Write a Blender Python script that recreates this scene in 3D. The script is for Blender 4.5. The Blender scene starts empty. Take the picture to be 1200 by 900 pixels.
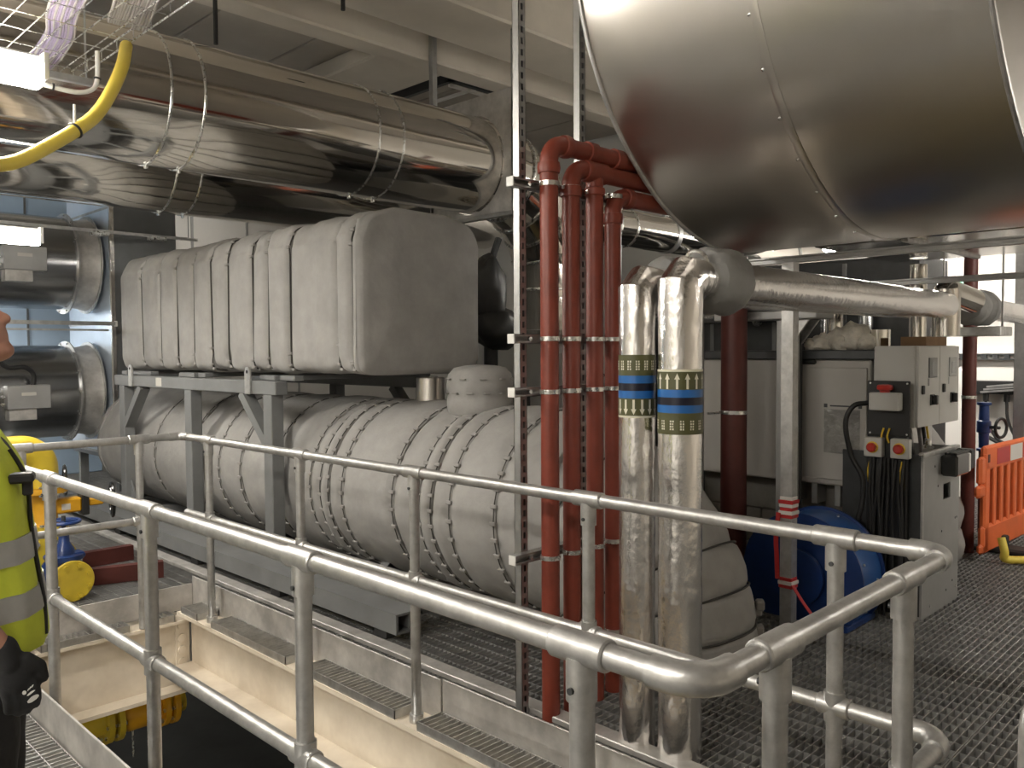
import bpy, bmesh, math, random
from mathutils import Vector, Matrix, noise
random.seed(7)
PI = math.pi
scene = bpy.context.scene
col = scene.collection

# ---------------------------------------------------------------- camera
# focal length and orientation from the two horizontal vanishing points of the guard rail
F, H = 980.0, 1.67
def _n(v): return Vector(v).normalized()
_d1 = _n((-395 - 600, 417 - 450, F)); _d2 = _n((1575 - 600, 405 - 450, F))
_z = _d2.cross(_d1).normalized()
_m = (_d1 + _d2).normalized(); _m = (_m - _z * _m.dot(_z)).normalized()
_s = _m.cross(_z).normalized()
if _s.dot(_d2) < 0: _s = -_s
AX, AY, AZ = (_m + _s).normalized(), (_m - _s).normalized(), _z     # world axes in camera space (right, down, forward)
cd = bpy.data.cameras.new('camera'); cam = bpy.data.objects.new('camera', cd); col.objects.link(cam)
cd.sensor_width = 36.0; cd.lens = F / 1200 * 36; cd.clip_start = 0.05; cd.clip_end = 100
cr = Vector((AX[0], AY[0], AZ[0])); cdn = Vector((AX[1], AY[1], AZ[1])); cf = Vector((AX[2], AY[2], AZ[2]))
cam.matrix_world = Matrix(((cr.x, -cdn.x, -cf.x, 0), (cr.y, -cdn.y, -cf.y, 0), (cr.z, -cdn.z, -cf.z, H), (0, 0, 0, 1)))
scene.camera = cam
def P(u, v, X=None, Y=None, Z=None):
    """point of the place seen at pixel (u, v), on the plane X=, Y= or Z="""
    d = cr * (u - 600) + cdn * (v - 450) + cf * F
    if X is not None: t = X / d.x
    elif Y is not None: t = Y / d.y
    else: t = (Z - H) / d.z
    return Vector((0, 0, H)) + d * t

# ---------------------------------------------------------------- world, exposure
w = bpy.data.worlds.new('world'); scene.world = w; w.use_nodes = True
w.node_tree.nodes['Background'].inputs[0].default_value = (0.9, 0.93, 1.0, 1)
w.node_tree.nodes['Background'].inputs[1].default_value = 0.02
scene.view_settings.view_transform = 'Standard'; scene.view_settings.look = 'None'
scene.view_settings.exposure = 0.0; scene.view_settings.gamma = 1.0
scene.view_settings.use_curve_mapping = False
LAMP = 70.0           # radiance of the fluorescent diffusers
LAMPCOL = (1.0, 0.945, 0.86)

# ---------------------------------------------------------------- materials
MATS = {}
def mat(name, color=(.5, .5, .5), rough=.5, metal=0.0, var=0.0, vscale=3.0, bump=0.0, bscale=20.0, rvar=0.0,
        coat=0.0, emit=None, estr=0.0, stretch=(1, 1, 1), color2=None, trans=0.0, aniso=0.0, detail=4.0):
    m = bpy.data.materials.new(name); m.use_nodes = True; MATS[name] = m
    nt = m.node_tree; b = nt.nodes['Principled BSDF']
    b.inputs['Base Color'].default_value = (*color, 1); b.inputs['Roughness'].default_value = rough
    b.inputs['Metallic'].default_value = metal
    if coat: b.inputs['Coat Weight'].default_value = coat; b.inputs['Coat Roughness'].default_value = .1
    if trans: b.inputs['Transmission Weight'].default_value = trans
    if aniso: b.inputs['Anisotropic'].default_value = aniso
    if emit: b.inputs['Emission Color'].default_value = (*emit, 1); b.inputs['Emission Strength'].default_value = estr
    if var or bump or rvar:
        tc = nt.nodes.new('ShaderNodeTexCoord'); mp = nt.nodes.new('ShaderNodeMapping')
        mp.inputs['Scale'].default_value = stretch
        nt.links.new(tc.outputs['Object'], mp.inputs[0])
    if var:
        n = nt.nodes.new('ShaderNodeTexNoise'); n.inputs['Scale'].default_value = vscale; n.inputs['Detail'].default_value = detail
        n.inputs['Roughness'].default_value = .65
        nt.links.new(mp.outputs[0], n.inputs['Vector'])
        r = nt.nodes.new('ShaderNodeValToRGB')
        c2 = color2 or tuple(c * (1 - var) for c in color)
        c1 = tuple(min(1, c * (1 + var * .5)) for c in color)
        r.color_ramp.elements[0].position = .32; r.color_ramp.elements[0].color = (*c2, 1)
        r.color_ramp.elements[1].position = .68; r.color_ramp.elements[1].color = (*c1, 1)
        nt.links.new(n.outputs['Fac'], r.inputs[0]); nt.links.new(r.outputs[0], b.inputs['Base Color'])
    if rvar:
        n2 = nt.nodes.new('ShaderNodeTexNoise'); n2.inputs['Scale'].default_value = vscale * 1.7; n2.inputs['Detail'].default_value = 5
        nt.links.new(mp.outputs[0], n2.inputs['Vector'])
        mr = nt.nodes.new('ShaderNodeMapRange'); mr.inputs[3].default_value = max(.02, rough - rvar); mr.inputs[4].default_value = rough + rvar
        nt.links.new(n2.outputs['Fac'], mr.inputs[0]); nt.links.new(mr.outputs[0], b.inputs['Roughness'])
    if bump:
        n3 = nt.nodes.new('ShaderNodeTexNoise'); n3.inputs['Scale'].default_value = bscale; n3.inputs['Detail'].default_value = detail
        nt.links.new(mp.outputs[0], n3.inputs['Vector'])
        bp = nt.nodes.new('ShaderNodeBump'); bp.inputs['Strength'].default_value = bump; bp.inputs['Distance'].default_value = .02
        nt.links.new(n3.outputs['Fac'], bp.inputs['Height']); nt.links.new(bp.outputs[0], b.inputs['Normal'])
    return m
mat('galv', (.56, .555, .54), .40, .80, var=.22, vscale=14, rvar=.10, bump=.05, bscale=60)
mat('galv_plate', (.60, .58, .55), .50, .55, var=.30, vscale=5, rvar=.12, bump=.05, bscale=30)
mat('grating', (.42, .42, .41), .45, .6, var=.25, vscale=9)
mat('chrome', (.80, .77, .72), .08, 1.0, rvar=.03, vscale=2)
mat('dark_chrome', (.50, .51, .52), .22, 1.0, rvar=.03, vscale=3)
mat('duct_steel', (.70, .67, .63), .295, 1.0, var=.05, vscale=2)
mat('flat_duct', (.62, .60, .57), .18, 1.0, rvar=.06, vscale=2)
mat('foil', (.92, .90, .88), .19, 1.0, rvar=.05, vscale=20, bump=.22, bscale=36, stretch=(1, 1, .6), detail=5)
mat('fabric', (.335, .326, .31), .70, 0, var=.14, vscale=5, bump=.45, bscale=7, detail=6)
mat('fabric_dark', (.245, .24, .23), .75, 0, var=.15, vscale=6, bump=.35, bscale=12, detail=6)
mat('cord', (.05, .047, .042), .8)
mat('tab', (.29, .28, .265), .8)
mat('frame_grey', (.20, .205, .205), .5, .1, var=.10, vscale=6)
mat('red_pipe', (.235, .046, .026), .42, 0, var=.18, vscale=7, rvar=.06)
mat('maroon', (.115, .028, .022), .5, 0, var=.2, vscale=6)
mat('strut', (.46, .46, .45), .42, .8, var=.15, vscale=10)
mat('black_hole', (.012, .012, .012), .8)
mat('zinc', (.75, .75, .73), .28, 1.0, rvar=.08, vscale=20)
mat('white_cap', (.80, .79, .75), .5)
mat('beam_paint', (.74, .665, .55), .55, 0, var=.14, vscale=2.5, bump=.05, bscale=25, color2=(.60, .52, .41))
mat('concrete', (.42, .38, .325), .85, 0, var=.12, vscale=1.3, bump=.12, bscale=18)
mat('concrete_light', (.62, .57, .49), .85, 0, var=.08, vscale=1.6, bump=.08, bscale=18)
mat('concrete_dark', (.24, .22, .195), .9, 0, var=.12, vscale=2)
mat('wall_white', (.78, .76, .72), .7, 0, var=.05, vscale=1)
mat('wall_blue', (.40, .52, .66), .45, .1, var=.08, vscale=1.5)
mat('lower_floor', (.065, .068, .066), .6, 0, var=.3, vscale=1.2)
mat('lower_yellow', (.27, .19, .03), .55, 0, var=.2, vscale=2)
mat('yellow', (.62, .46, .035), .38, 0, var=.12, vscale=6, coat=.25)
mat('amber', (.70, .36, .015), .35, 0, var=.10, vscale=6, coat=.3)
mat('yellow_hose', (.84, .66, .10), .42, 0, var=.06, vscale=4)
mat('blue', (.012, .045, .19), .35, 0, var=.2, vscale=6, coat=.4)
mat('blue_fan', (.012, .085, .30), .38, 0, var=.15, vscale=4, coat=.3)
mat('black', (.018, .018, .018), .45)
mat('black_gloss', (.015, .015, .015), .2, coat=.3)
mat('cabinet', (.55, .54, .505), .48, 0, var=.04, vscale=3)
mat('cabinet_white', (.50, .48, .45), .45, 0, var=.05, vscale=2)
mat('panel_grey', (.40, .40, .39), .42, .35, var=.10, vscale=4)
mat('screen', (.33, .34, .33), .15)
mat('screen_frame', (.17, .17, .165), .4)
mat('stop_red', (.50, .035, .025), .35, coat=.3)
mat('stop_yellow', (.75, .50, .03), .4)
mat('orange', (.80, .165, .045), .5, 0, var=.10, vscale=5)
mat('rubber', (.035, .034, .033), .7)
mat('cardboard', (.22, .13, .065), .85, 0, var=.15, vscale=8)
mat('wool', (.78, .73, .64), .95, 0, var=.2, vscale=14, bump=.8, bscale=22)
mat('olive', (.085, .085, .030), .4)
mat('band_blue', (.018, .13, .40), .35)
mat('band_dark', (.010, .010, .022), .3)
mat('cream', (.72, .69, .55), .5)
mat('tape_red', (.52, .03, .03), .4)
mat('tape_white', (.75, .72, .68), .4)
mat('purple_cable', (.34, .28, .42), .55, 0, var=.15, vscale=9)
mat('grey_cable', (.40, .375, .36), .55, 0, var=.2, vscale=9)
mat('lamp_body', (.70, .70, .68), .4)
mat('lamp_glow', (.9, .9, .9), .4, emit=LAMPCOL, estr=LAMP)
mat('exit_glow', (.2, .5, .3), .4, emit=(.25, .9, .6), estr=1.2)
mat('skin', (.46, .225, .155), .5, 0, var=.12, vscale=12)
mat('hair', (.035, .022, .015), .7)
mat('eye_white', (.75, .73, .70), .25)
mat('hivis', (.62, .70, .05), .65, 0, var=.10, vscale=7, bump=.35, bscale=9)
mat('silver_tape', (.40, .40, .385), .4, .3, var=.10, vscale=12)
mat('black_cloth', (.016, .016, .017), .85, 0, var=.3, vscale=10, bump=.3, bscale=14)
mat('plastic_bag', (.34, .33, .31), .2, 0, var=.25, vscale=9, bump=.8, bscale=14)
mat('paper', (.55, .53, .49), .7)
mat('block', (.25, .235, .21), .9, 0, var=.15, vscale=7)
mat('steel_dark', (.075, .078, .08), .45, .5, var=.2, vscale=5)
mat('glare_sheet', (.72, .80, .90), .30, .5, var=.06, vscale=3)
mat('plenum', (.22, .23, .24), .35, .6, var=.12, vscale=3)

# ---------------------------------------------------------------- mesh builder
class MB:
    def __init__(s): s.v = []; s.f = []; s.M = None
    def add(s, vs, fs):
        k = len(s.v)
        if s.M is not None: vs = [s.M @ Vector(q) for q in vs]
        s.v.extend([tuple(q) for q in vs]); s.f.extend([tuple(i + k for i in q) for q in fs]); return s
    def box(s, a, b, c=0.0):
        x0, x1 = sorted((a[0], b[0])); y0, y1 = sorted((a[1], b[1])); z0, z1 = sorted((a[2], b[2]))
        if c <= 0:
            return s.add([(x0, y0, z0), (x1, y0, z0), (x1, y1, z0), (x0, y1, z0), (x0, y0, z1), (x1, y0, z1), (x1, y1, z1), (x0, y1, z1)],
                         [(3, 2, 1, 0), (4, 5, 6, 7), (0, 1, 5, 4), (1, 2, 6, 5), (2, 3, 7, 6), (3, 0, 4, 7)])
        c = min(c, (x1 - x0) * .49, (y1 - y0) * .49, (z1 - z0) * .49)
        vs = []; idx = {}
        for i in (0, 1):
            for j in (0, 1):
                for k in (0, 1):
                    x = (x0, x1)[i]; y = (y0, y1)[j]; z = (z0, z1)[k]
                    xi = x + c * (1 - 2 * i); yi = y + c * (1 - 2 * j); zi = z + c * (1 - 2 * k)
                    idx[i, j, k] = len(vs); vs += [(x, yi, zi), (xi, y, zi), (xi, yi, z)]
        g = lambda i, j, k, a: idx[i, j, k] + a
        fs = []
        for i in (0, 1):
            q = [g(i, 0, 0, 0), g(i, 1, 0, 0), g(i, 1, 1, 0), g(i, 0, 1, 0)]; fs.append(q if i else q[::-1])
            q = [g(0, i, 0, 1), g(0, i, 1, 1), g(1, i, 1, 1), g(1, i, 0, 1)]; fs.append(q if i else q[::-1])
            q = [g(0, 0, i, 2), g(1, 0, i, 2), g(1, 1, i, 2), g(0, 1, i, 2)]; fs.append(q if i else q[::-1])
        for i in (0, 1):
            for j in (0, 1):
                q = [g(i, j, 0, 0), g(i, j, 1, 0), g(i, j, 1, 1), g(i, j, 0, 1)]; fs.append(q if (i ^ j) else q[::-1])
                q = [g(i, 0, j, 0), g(i, 0, j, 2), g(i, 1, j, 2), g(i, 1, j, 0)]; fs.append(q if not (i ^ j) else q[::-1])
                q = [g(0, i, j, 1), g(0, i, j, 2), g(1, i, j, 2), g(1, i, j, 1)]; fs.append(q if (i ^ j) else q[::-1])
                for k in (0, 1):
                    q = [g(i, j, k, 0), g(i, j, k, 1), g(i, j, k, 2)]; fs.append(q)
        return s.add(vs, fs)
    def tube(s, p0, p1, r, n=14, r2=None, caps=True):
        return s.path([p0, p1], [r, r if r2 is None else r2], n, caps)
    def path(s, pts, r, n=12, caps=True, closed=False):
        pts = [Vector(p) for p in pts]; m = len(pts)
        rs = r if isinstance(r, (list, tuple)) else [r] * m
        tan = []
        for i in range(m):
            if closed: t = (pts[(i + 1) % m] - pts[i - 1])
            elif i == 0: t = pts[1] - pts[0]
            elif i == m - 1: t = pts[-1] - pts[-2]
            else: t = (pts[i + 1] - pts[i]).normalized() + (pts[i] - pts[i - 1]).normalized()
            tan.append(t.normalized() if t.length > 1e-9 else Vector((0, 0, 1)))
        up = Vector((0, 0, 1)) if abs(tan[0].z) < .9 else Vector((1, 0, 0))
        nx = tan[0].cross(up).normalized(); vs = []; fs = []
        for i in range(m):
            if i:
                nx = (nx - tan[i] * nx.dot(tan[i]))
                nx = nx.normalized() if nx.length > 1e-6 else tan[i].orthogonal().normalized()
            ny = tan[i].cross(nx)
            for k in range(n):
                a = 2 * PI * k / n
                vs.append(pts[i] + (nx * math.cos(a) + ny * math.sin(a)) * rs[i])
        for i in range(m if closed else m - 1):
            j = (i + 1) % m
            for k in range(n):
                k2 = (k + 1) % n
                fs.append((i * n + k, i * n + k2, j * n + k2, j * n + k))
        if caps and not closed:
            fs.append(tuple(range(n))[::-1]); fs.append(tuple((m - 1) * n + k for k in range(n)))
        return s.add(vs, fs)
    def lathe(s, prof, o=(0, 0, 0), axis=(0, 0, 1), n=24, fn=None):
        """prof: (radius, distance along axis)"""
        ax = Vector(axis).normalized(); o = Vector(o)
        ux = ax.orthogonal().normalized() if abs(ax.z) < .99 else Vector((1, 0, 0))
        uy = ax.cross(ux); vs = []; fs = []
        for i, (r, h) in enumerate(prof):
            for k in range(n):
                a = 2 * PI * k / n; rr = r + (fn(a, h, i) if fn else 0)
                vs.append(o + ax * h + (ux * math.cos(a) + uy * math.sin(a)) * max(rr, 1e-4))
        for i in range(len(prof) - 1):
            for k in range(n):
                k2 = (k + 1) % n
                fs.append((i * n + k, i * n + k2, (i + 1) * n + k2, (i + 1) * n + k))
        fs.append(tuple(range(n))[::-1]); fs.append(tuple((len(prof) - 1) * n + k for k in range(n)))
        return s.add(vs, fs)
    def ring(s, c, axis, R, r, n=28, m=8):
        ax = Vector(axis).normalized(); ux = ax.orthogonal().normalized(); uy = ax.cross(ux); c = Vector(c)
        return s.path([c + (ux * math.cos(2 * PI * k / n) + uy * math.sin(2 * PI * k / n)) * R for k in range(n)], r, m, closed=True)
    def band(s, c, axis, R, t, wd, n=36):
        """flat hoop of radius R, thickness t, width wd"""
        return s.add_hoop(c, axis, [(R, -wd / 2), (R + t, -wd / 2), (R + t, wd / 2), (R, wd / 2)], n)
    def add_hoop(s, c, axis, prof, n=36):
        ax = Vector(axis).normalized(); c = Vector(c)
        ux = ax.orthogonal().normalized() if abs(ax.z) < .99 else Vector((1, 0, 0)); uy = ax.cross(ux)
        m = len(prof); vs = []; fs = []
        for k in range(n):
            a = 2 * PI * k / n; d = ux * math.cos(a) + uy * math.sin(a)
            for (r, h) in prof: vs.append(c + ax * h + d * r)
        for k in range(n):
            k2 = (k + 1) % n
            for i in range(m):
                i2 = (i + 1) % m
                fs.append((k * m + i, k2 * m + i, k2 * m + i2, k * m + i2))
        return s.add(vs, fs)
    def prism(s, poly, lo, hi, plane='XZ'):
        """polygon in a plane, extruded along the third axis from lo to hi"""
        f = {'XZ': lambda a, b, c: (a, c, b), 'XY': lambda a, b, c: (a, b, c), 'YZ': lambda a, b, c: (c, a, b)}[plane]
        n = len(poly); vs = [f(a, b, lo) for a, b in poly] + [f(a, b, hi) for a, b in poly]
        fs = [tuple(range(n))[::-1], tuple(range(n, 2 * n))] + [(i, (i + 1) % n, n + (i + 1) % n, n + i) for i in range(n)]
        return s.add(vs, fs)
    def loft(s, rings, close_ends=True):
        n = len(rings[0]); vs = [q for r in rings for q in r]; fs = []
        for i in range(len(rings) - 1):
            for k in range(n):
                k2 = (k + 1) % n
                fs.append((i * n + k, i * n + k2, (i + 1) * n + k2, (i + 1) * n + k))
        if close_ends:
            fs.append(tuple(range(n))[::-1]); fs.append(tuple((len(rings) - 1) * n + k for k in range(n)))
        return s.add(vs, fs)
    def bar(s, p0, p1, w1, w2, up=(0, 0, 1)):
        """rectangular bar from p0 to p1"""
        p0 = Vector(p0); p1 = Vector(p1); t = (p1 - p0).normalized(); up = Vector(up)
        a = t.cross(up); a = a.normalized() if a.length > 1e-6 else t.orthogonal().normalized(); b = a.cross(t).normalized()
        vs = [q + a * (w1 / 2 * i) + b * (w2 / 2 * j) for q in (p0, p1) for i, j in ((-1, -1), (1, -1), (1, 1), (-1, 1))]
        return s.add(vs, [(3, 2, 1, 0), (4, 5, 6, 7), (0, 1, 5, 4), (1, 2, 6, 5), (2, 3, 7, 6), (3, 0, 4, 7)])
    def mesh(s, name, m, smooth=35):
        me = bpy.data.meshes.new(name); me.from_pydata(s.v, [], s.f); me.update()
        bm = bmesh.new(); bm.from_mesh(me); bmesh.ops.recalc_face_normals(bm, faces=bm.faces); bm.to_mesh(me); bm.free()
        if smooth:
            me.polygons.foreach_set('use_smooth', [True] * len(me.polygons)); me.set_sharp_from_angle(angle=math.radians(smooth))
        me.materials.append(MATS[m]); return me
    def build(s, name, m, parent=None, smooth=35):
        o = bpy.data.objects.new(name, s.mesh(name, m, smooth)); col.objects.link(o)
        if parent is not None: o.parent = parent
        return o
def link(name, me, parent=None, loc=(0, 0, 0), rot=None):
    o = bpy.data.objects.new(name, me); col.objects.link(o); o.location = loc
    if rot is not None: o.rotation_euler = rot
    if parent is not None: o.parent = parent
    return o
ROOTS = []
def thing(name, label, cat, group=None):
    o = bpy.data.objects.new(name, None); col.objects.link(o); o.empty_display_size = .1
    o['label'] = label; o['category'] = cat
    if group: o['group'] = group
    ROOTS.append(o); return o
def tag(o, label, cat, group=None):
    o['label'] = label; o['category'] = cat
    if group: o['group'] = group
    return o
def structure(name, label=None):
    o = bpy.data.objects.new(name, None); col.objects.link(o); o['kind'] = 'structure'; ROOTS.append(o)
    if label: o['label'] = label
    return o
def struct(o, label=None):
    o['kind'] = 'structure'
    if label: o['label'] = label
    return o
def lab(o, label): o['label'] = label; return o
def arc(c, a, b, r, n=8, t0=0, t1=PI / 2):
    """points c + a*r*cos + b*r*sin"""
    c, a, b = Vector(c), Vector(a), Vector(b)
    return [c + a * (r * math.cos(t0 + (t1 - t0) * i / n)) + b * (r * math.sin(t0 + (t1 - t0) * i / n)) for i in range(n + 1)]
def bend(pts, r, n=7):
    """polyline with rounded corners of radius r"""
    pts = [Vector(p) for p in pts]; out = [pts[0]]
    for i in range(1, len(pts) - 1):
        a = (pts[i - 1] - pts[i]); b = (pts[i + 1] - pts[i]); la, lb = a.length, b.length; a.normalize(); b.normalize()
        ang = a.angle(b)
        if ang > PI - .02: out.append(pts[i]); continue
        d = min(r / math.tan(ang / 2), la * .49, lb * .49); rr = d * math.tan(ang / 2)
        c = pts[i] + (a + b).normalized() * (rr / math.sin(ang / 2))
        s0 = pts[i] + a * d - c; s1 = pts[i] + b * d - c; tot = s0.angle(s1); ax = s0.cross(s1).normalized()
        for k in range(n + 1): out.append(c + Matrix.Rotation(tot * k / n, 3, ax) @ s0)
    out.append(pts[-1]); return out
def spline(pts, n=6):
    pts = [Vector(p) for p in pts]; q = [pts[0] * 2 - pts[1]] + pts + [pts[-1] * 2 - pts[-2]]; out = []
    for i in range(1, len(q) - 2):
        for k in range(n):
            t = k / n; a, b, c, d = q[i - 1:i + 3]
            out.append(.5 * ((2 * b) + (c - a) * t + (2 * a - 5 * b + 4 * c - d) * t * t + (3 * b - a - 3 * c + d) * t ** 3))
    out.append(pts[-1]); return out
def nz(x, y, z): return noise.noise(Vector((x, y, z)))
X_, Y_, Z_ = Vector((1, 0, 0)), Vector((0, 1, 0)), Vector((0, 0, 1))

# ================================================================ LAMPS
def batten(c, axis, length, label, glow='lamp_glow', hang=None, wd=.16):
    """fluorescent batten, diffuser downwards, hung on two rods"""
    c = Vector(c); a = X_ if axis == 'X' else Y_; b = Y_ if axis == 'X' else X_
    t = thing('fluorescent_lamp', label, 'lamp', 'fluorescent lamps of the plant room')
    m = MB(); h = length / 2
    p0, p1 = c - a * h - b * (wd * .32), c + a * h + b * (wd * .32)
    m.box((p0.x, p0.y, c.z + .045), (p1.x, p1.y, c.z + .11), .012); m.build('housing', 'lamp_body', t)
    m = MB(); sec = []
    for k in range(13):
        q = PI * .90 + PI * 1.2 * k / 12; sec.append((math.cos(q) * wd / 2, math.sin(q) * wd * .32))
    rings = [[c + a * s + b * u + Z_ * (v + .045) for u, v in sec] for s in (-h, h)]
    m.loft(rings); m.build('diffuser', glow, t, 60)
    for s in (-1, 1):
        m = MB(); q = c + a * (h * s)
        m.box(q - b * (wd * .52) + a * (.015 * -s) + Z_ * -.01, q + b * (wd * .52) + a * (.01 * s) + Z_ * .112, .004); m.build('end_cap', 'lamp_body', t)
    if hang:
        for s in (-.45, .45):
            q = c + a * (h * s); MB().tube(q + Z_ * .1, Vector((q.x, q.y, hang)), .005, 6).build('hanger_rod', 'strut', t)
    return t
batten((.56, 4.5, 2.98), 'X', 1.5, 'glaring fluorescent lamp beside the wire cable tray and yellow hose', hang=4.9, wd=.24)
batten((1.3, 7.0, 2.50), 'X', 1.4, 'fluorescent lamp hanging in front of the upper steel fan duct', hang=4.9, wd=.2)
batten((-1.3, 1.9, 3.0), 'Y', 3.2, 'long fluorescent lamp over the walkway behind the person', hang=5.2)
batten((6.4, -1.2, 2.75), 'X', 2.2, 'fluorescent lamp over the bare grating facing the control cabinet doors', hang=5.2, wd=.28)
batten((8.9, 3.2, 2.75), 'Y', 1.6, 'fluorescent lamp near the white wall by the orange barrier', hang=5.2, wd=.24)
batten((1.4, 11.7, 2.2), 'X', 2.0, 'added unseen fill lamp behind the two steel fan ducts', hang=5.2, wd=.24)  # added out of view to brighten the back left wall
batten((5.6, 11.2, 3.9), 'X', .6, 'small added fill lamp hidden high behind the second polished flue', hang=4.9, wd=.09)  # unseen lamp put in to lift the back wall and ceiling
batten((-.6, 2.2, -1.1), 'Y', 1.6, 'added unseen fill lamp under the walkway', hang=-.27)  # added out of sight to brighten the pit floor

# ================================================================ STRUCTURE
X0, X1, Y0, Y1, ZC = -2.6, 10.2, -4.0, 12.5, 5.3
MB().box((X0, Y1, -3.2), (X1, Y1 + .2, ZC)).build('wall_back', 'wall_white')
MB().box((X1, Y0, -3.2), (X1 + .2, Y1, ZC)).build('wall_right', 'wall_white')
MB().box((X0, Y0 - .2, -3.2), (X1, Y0, ZC)).build('wall_near', 'concrete_light')
MB().box((X0 - .2, Y0, -3.2), (X0, Y1, ZC)).build('wall_left', 'wall_white')
for nme, l in (('wall_back', 'white wall behind the insulated vessels'), ('wall_right', 'white wall beyond the orange barrier'),
               ('wall_near', 'plain concrete wall'), ('wall_left', 'plain white wall along the walkway')):
    struct(bpy.data.objects[nme], l)
# thin cover strips between the wall panels
wb = bpy.data.objects['wall_back']
for x in [1.2 + .9 * k for k in range(8)]:
    MB().box((x - .02, Y1 - .02, 0), (x + .02, Y1, 4.9), .004).build('joint_strip', 'panel_grey', wb)
MB().box((X0, Y1 - .06, .0), (4.3, Y1 - .001, 4.6), .01).build('blue_sheet', 'wall_blue', wb)
for x in (-.6, .2, 1.0, 1.8, 2.6, 3.4):
    MB().box((x - .012, Y1 - .075, 0), (x + .012, Y1 - .055, 4.6)).build('sheet_joint', 'plenum', wb)

ce = structure('ceiling', 'concrete ceiling with downstand beams and precast planks')
MB().box((X0, Y0, ZC), (X1, Y1, ZC + .2)).build('slab', 'concrete_dark', ce)
MB().box((X0, 5.36, 4.6), (X1, 6.10, ZC), .02).build('beam', 'concrete_light', ce)
MB().box((X0, 6.10, 4.92), (X1, 6.62, ZC), .01).build('beam_haunch', 'concrete', ce)
MB().box((X0, 6.60, 4.6), (X1, 6.90, ZC), .02).build('beam', 'concrete_light', ce)
MB().box((X0, 2.6, 4.98), (X1, 3.1, ZC), .02).build('beam', 'concrete', ce)
pk = MB().box((-.52, -1.35, 0), (.52, 1.35, .12), .012).mesh('plank', 'concrete')
for i in range(12):
    for j in range(2):
        link('plank', pk, ce, (-1.23 - .83 + i * 1.06 , 8.28 + j * 2.72, 4.9))
MB().box((X0, 11.0, 4.5), (X1, 11.4, 4.95), .02).build('beam', 'concrete_light', ce)
# lighter panel boxes between the planks and the beam, and the square opening
MB().box((5.25, 6.92, 4.72), (6.15, 8.6, 4.9), .02).build('drop_panel', 'concrete_light', ce)
op = MB()
for a, b in (((6.5, 7.4), (7.7, 7.46)), ((6.5, 8.6), (7.7, 8.66)), ((6.5, 7.4), (6.56, 8.66)), ((7.64, 7.4), (7.7, 8.66))):
    op.box((a[0], a[1], 4.80), (b[0], b[1], 4.9))
op.build('hatch_frame', 'steel_dark', ce)
MB().box((6.75, 7.7, 4.86), (7.4, 7.74, 4.895)).box((7.05, 7.5, 4.86), (7.09, 8.4, 4.894)).build('hatch_cross', 'wall_white', ce)
# threaded rods hanging from the slab
for (u, v, z) in ((253, 52, 4.1), (402, 12, 4.35)):
    q = P(u, v, Z=z)
    tag(MB().tube(q, (q.x, q.y, 5.25 if q.y < 5.36 else 4.62 if q.y < 6.1 else 4.9), .018, 8).build('threaded_rod', 'black'),
        'short black rod hanging from the ceiling ' + ('near the yellow hose' if u < 300 else 'above the polished flue'), 'rod')

# ---- lower level
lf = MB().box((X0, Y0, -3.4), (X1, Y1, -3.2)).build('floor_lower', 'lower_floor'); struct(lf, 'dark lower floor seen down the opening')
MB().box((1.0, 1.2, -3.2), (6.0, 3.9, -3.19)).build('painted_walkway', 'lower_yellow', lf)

# ---- open steel grating, in panels
fl = structure('floor', 'open galvanised steel grating floor in panels')
_pan = {}
def panel_mesh(wx, wy):
    k = (round(wx, 3), round(wy, 3))
    if k in _pan: return _pan[k]
    m = MB(); p = .036; t = .0045
    n = int(round(wy / p)); q = (wy - .008) / n
    for i in range(n + 1):
        y = .004 + i * q; m.box((.004, y - t / 2, -.038), (wx - .004, y + t / 2, 0))
    n = int(round(wx / .09)); q = (wx - .008) / n
    for i in range(n + 1):
        x = .004 + i * q; m.box((x - t / 2, .004, -.036), (x + t / 2, wy - .004, -.0015))
    _pan[k] = m.mesh('grating_panel', 'grating', 0); return _pan[k]
def grate(x0, x1, y0, y1, sx=1.0, sy=1.0):
    nx = max(1, round((x1 - x0) / sx)); ny = max(1, round((y1 - y0) / sy))
    for i in range(nx):
        for j in range(ny):
            wx, wy = (x1 - x0) / nx, (y1 - y0) / ny
            link('grating_panel', panel_mesh(wx, wy), fl, (x0 + i * wx, y0 + j * wy, 0))
grate(2.575, 10.2, -2.0, 12.4); grate(-1.6, 2.575, 5.74, 12.4); grate(-2.0, 1.13, -2.0, 5.74); grate(1.13, 2.575, -2.0, .62)
for x in (2.65, 4.2, 5.8, 7.4, 9.0):
    MB().box((x - .05, -2, -.26), (x + .05, 12.4, -.04)).build('joist', 'steel_dark', fl)
for x in (-1.2, .2):
    MB().box((x - .05, -2, -.26), (x + .05, 12.4, -.04)).build('joist', 'steel_dark', fl)
MB().box((1.05, .62, -.45), (1.13, 5.74, -.04)).build('edge_beam', 'beam_paint', fl)
MB().box((1.13, .56, -.45), (2.57, .62, -.04)).build('edge_beam', 'beam_paint', fl)
# tan beam flange lying in the floor beside the skid
MB().box((2.74, .9, .001), (2.83, 12.0, .03), .004).build('beam_flange', 'galv_plate', fl)

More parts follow.
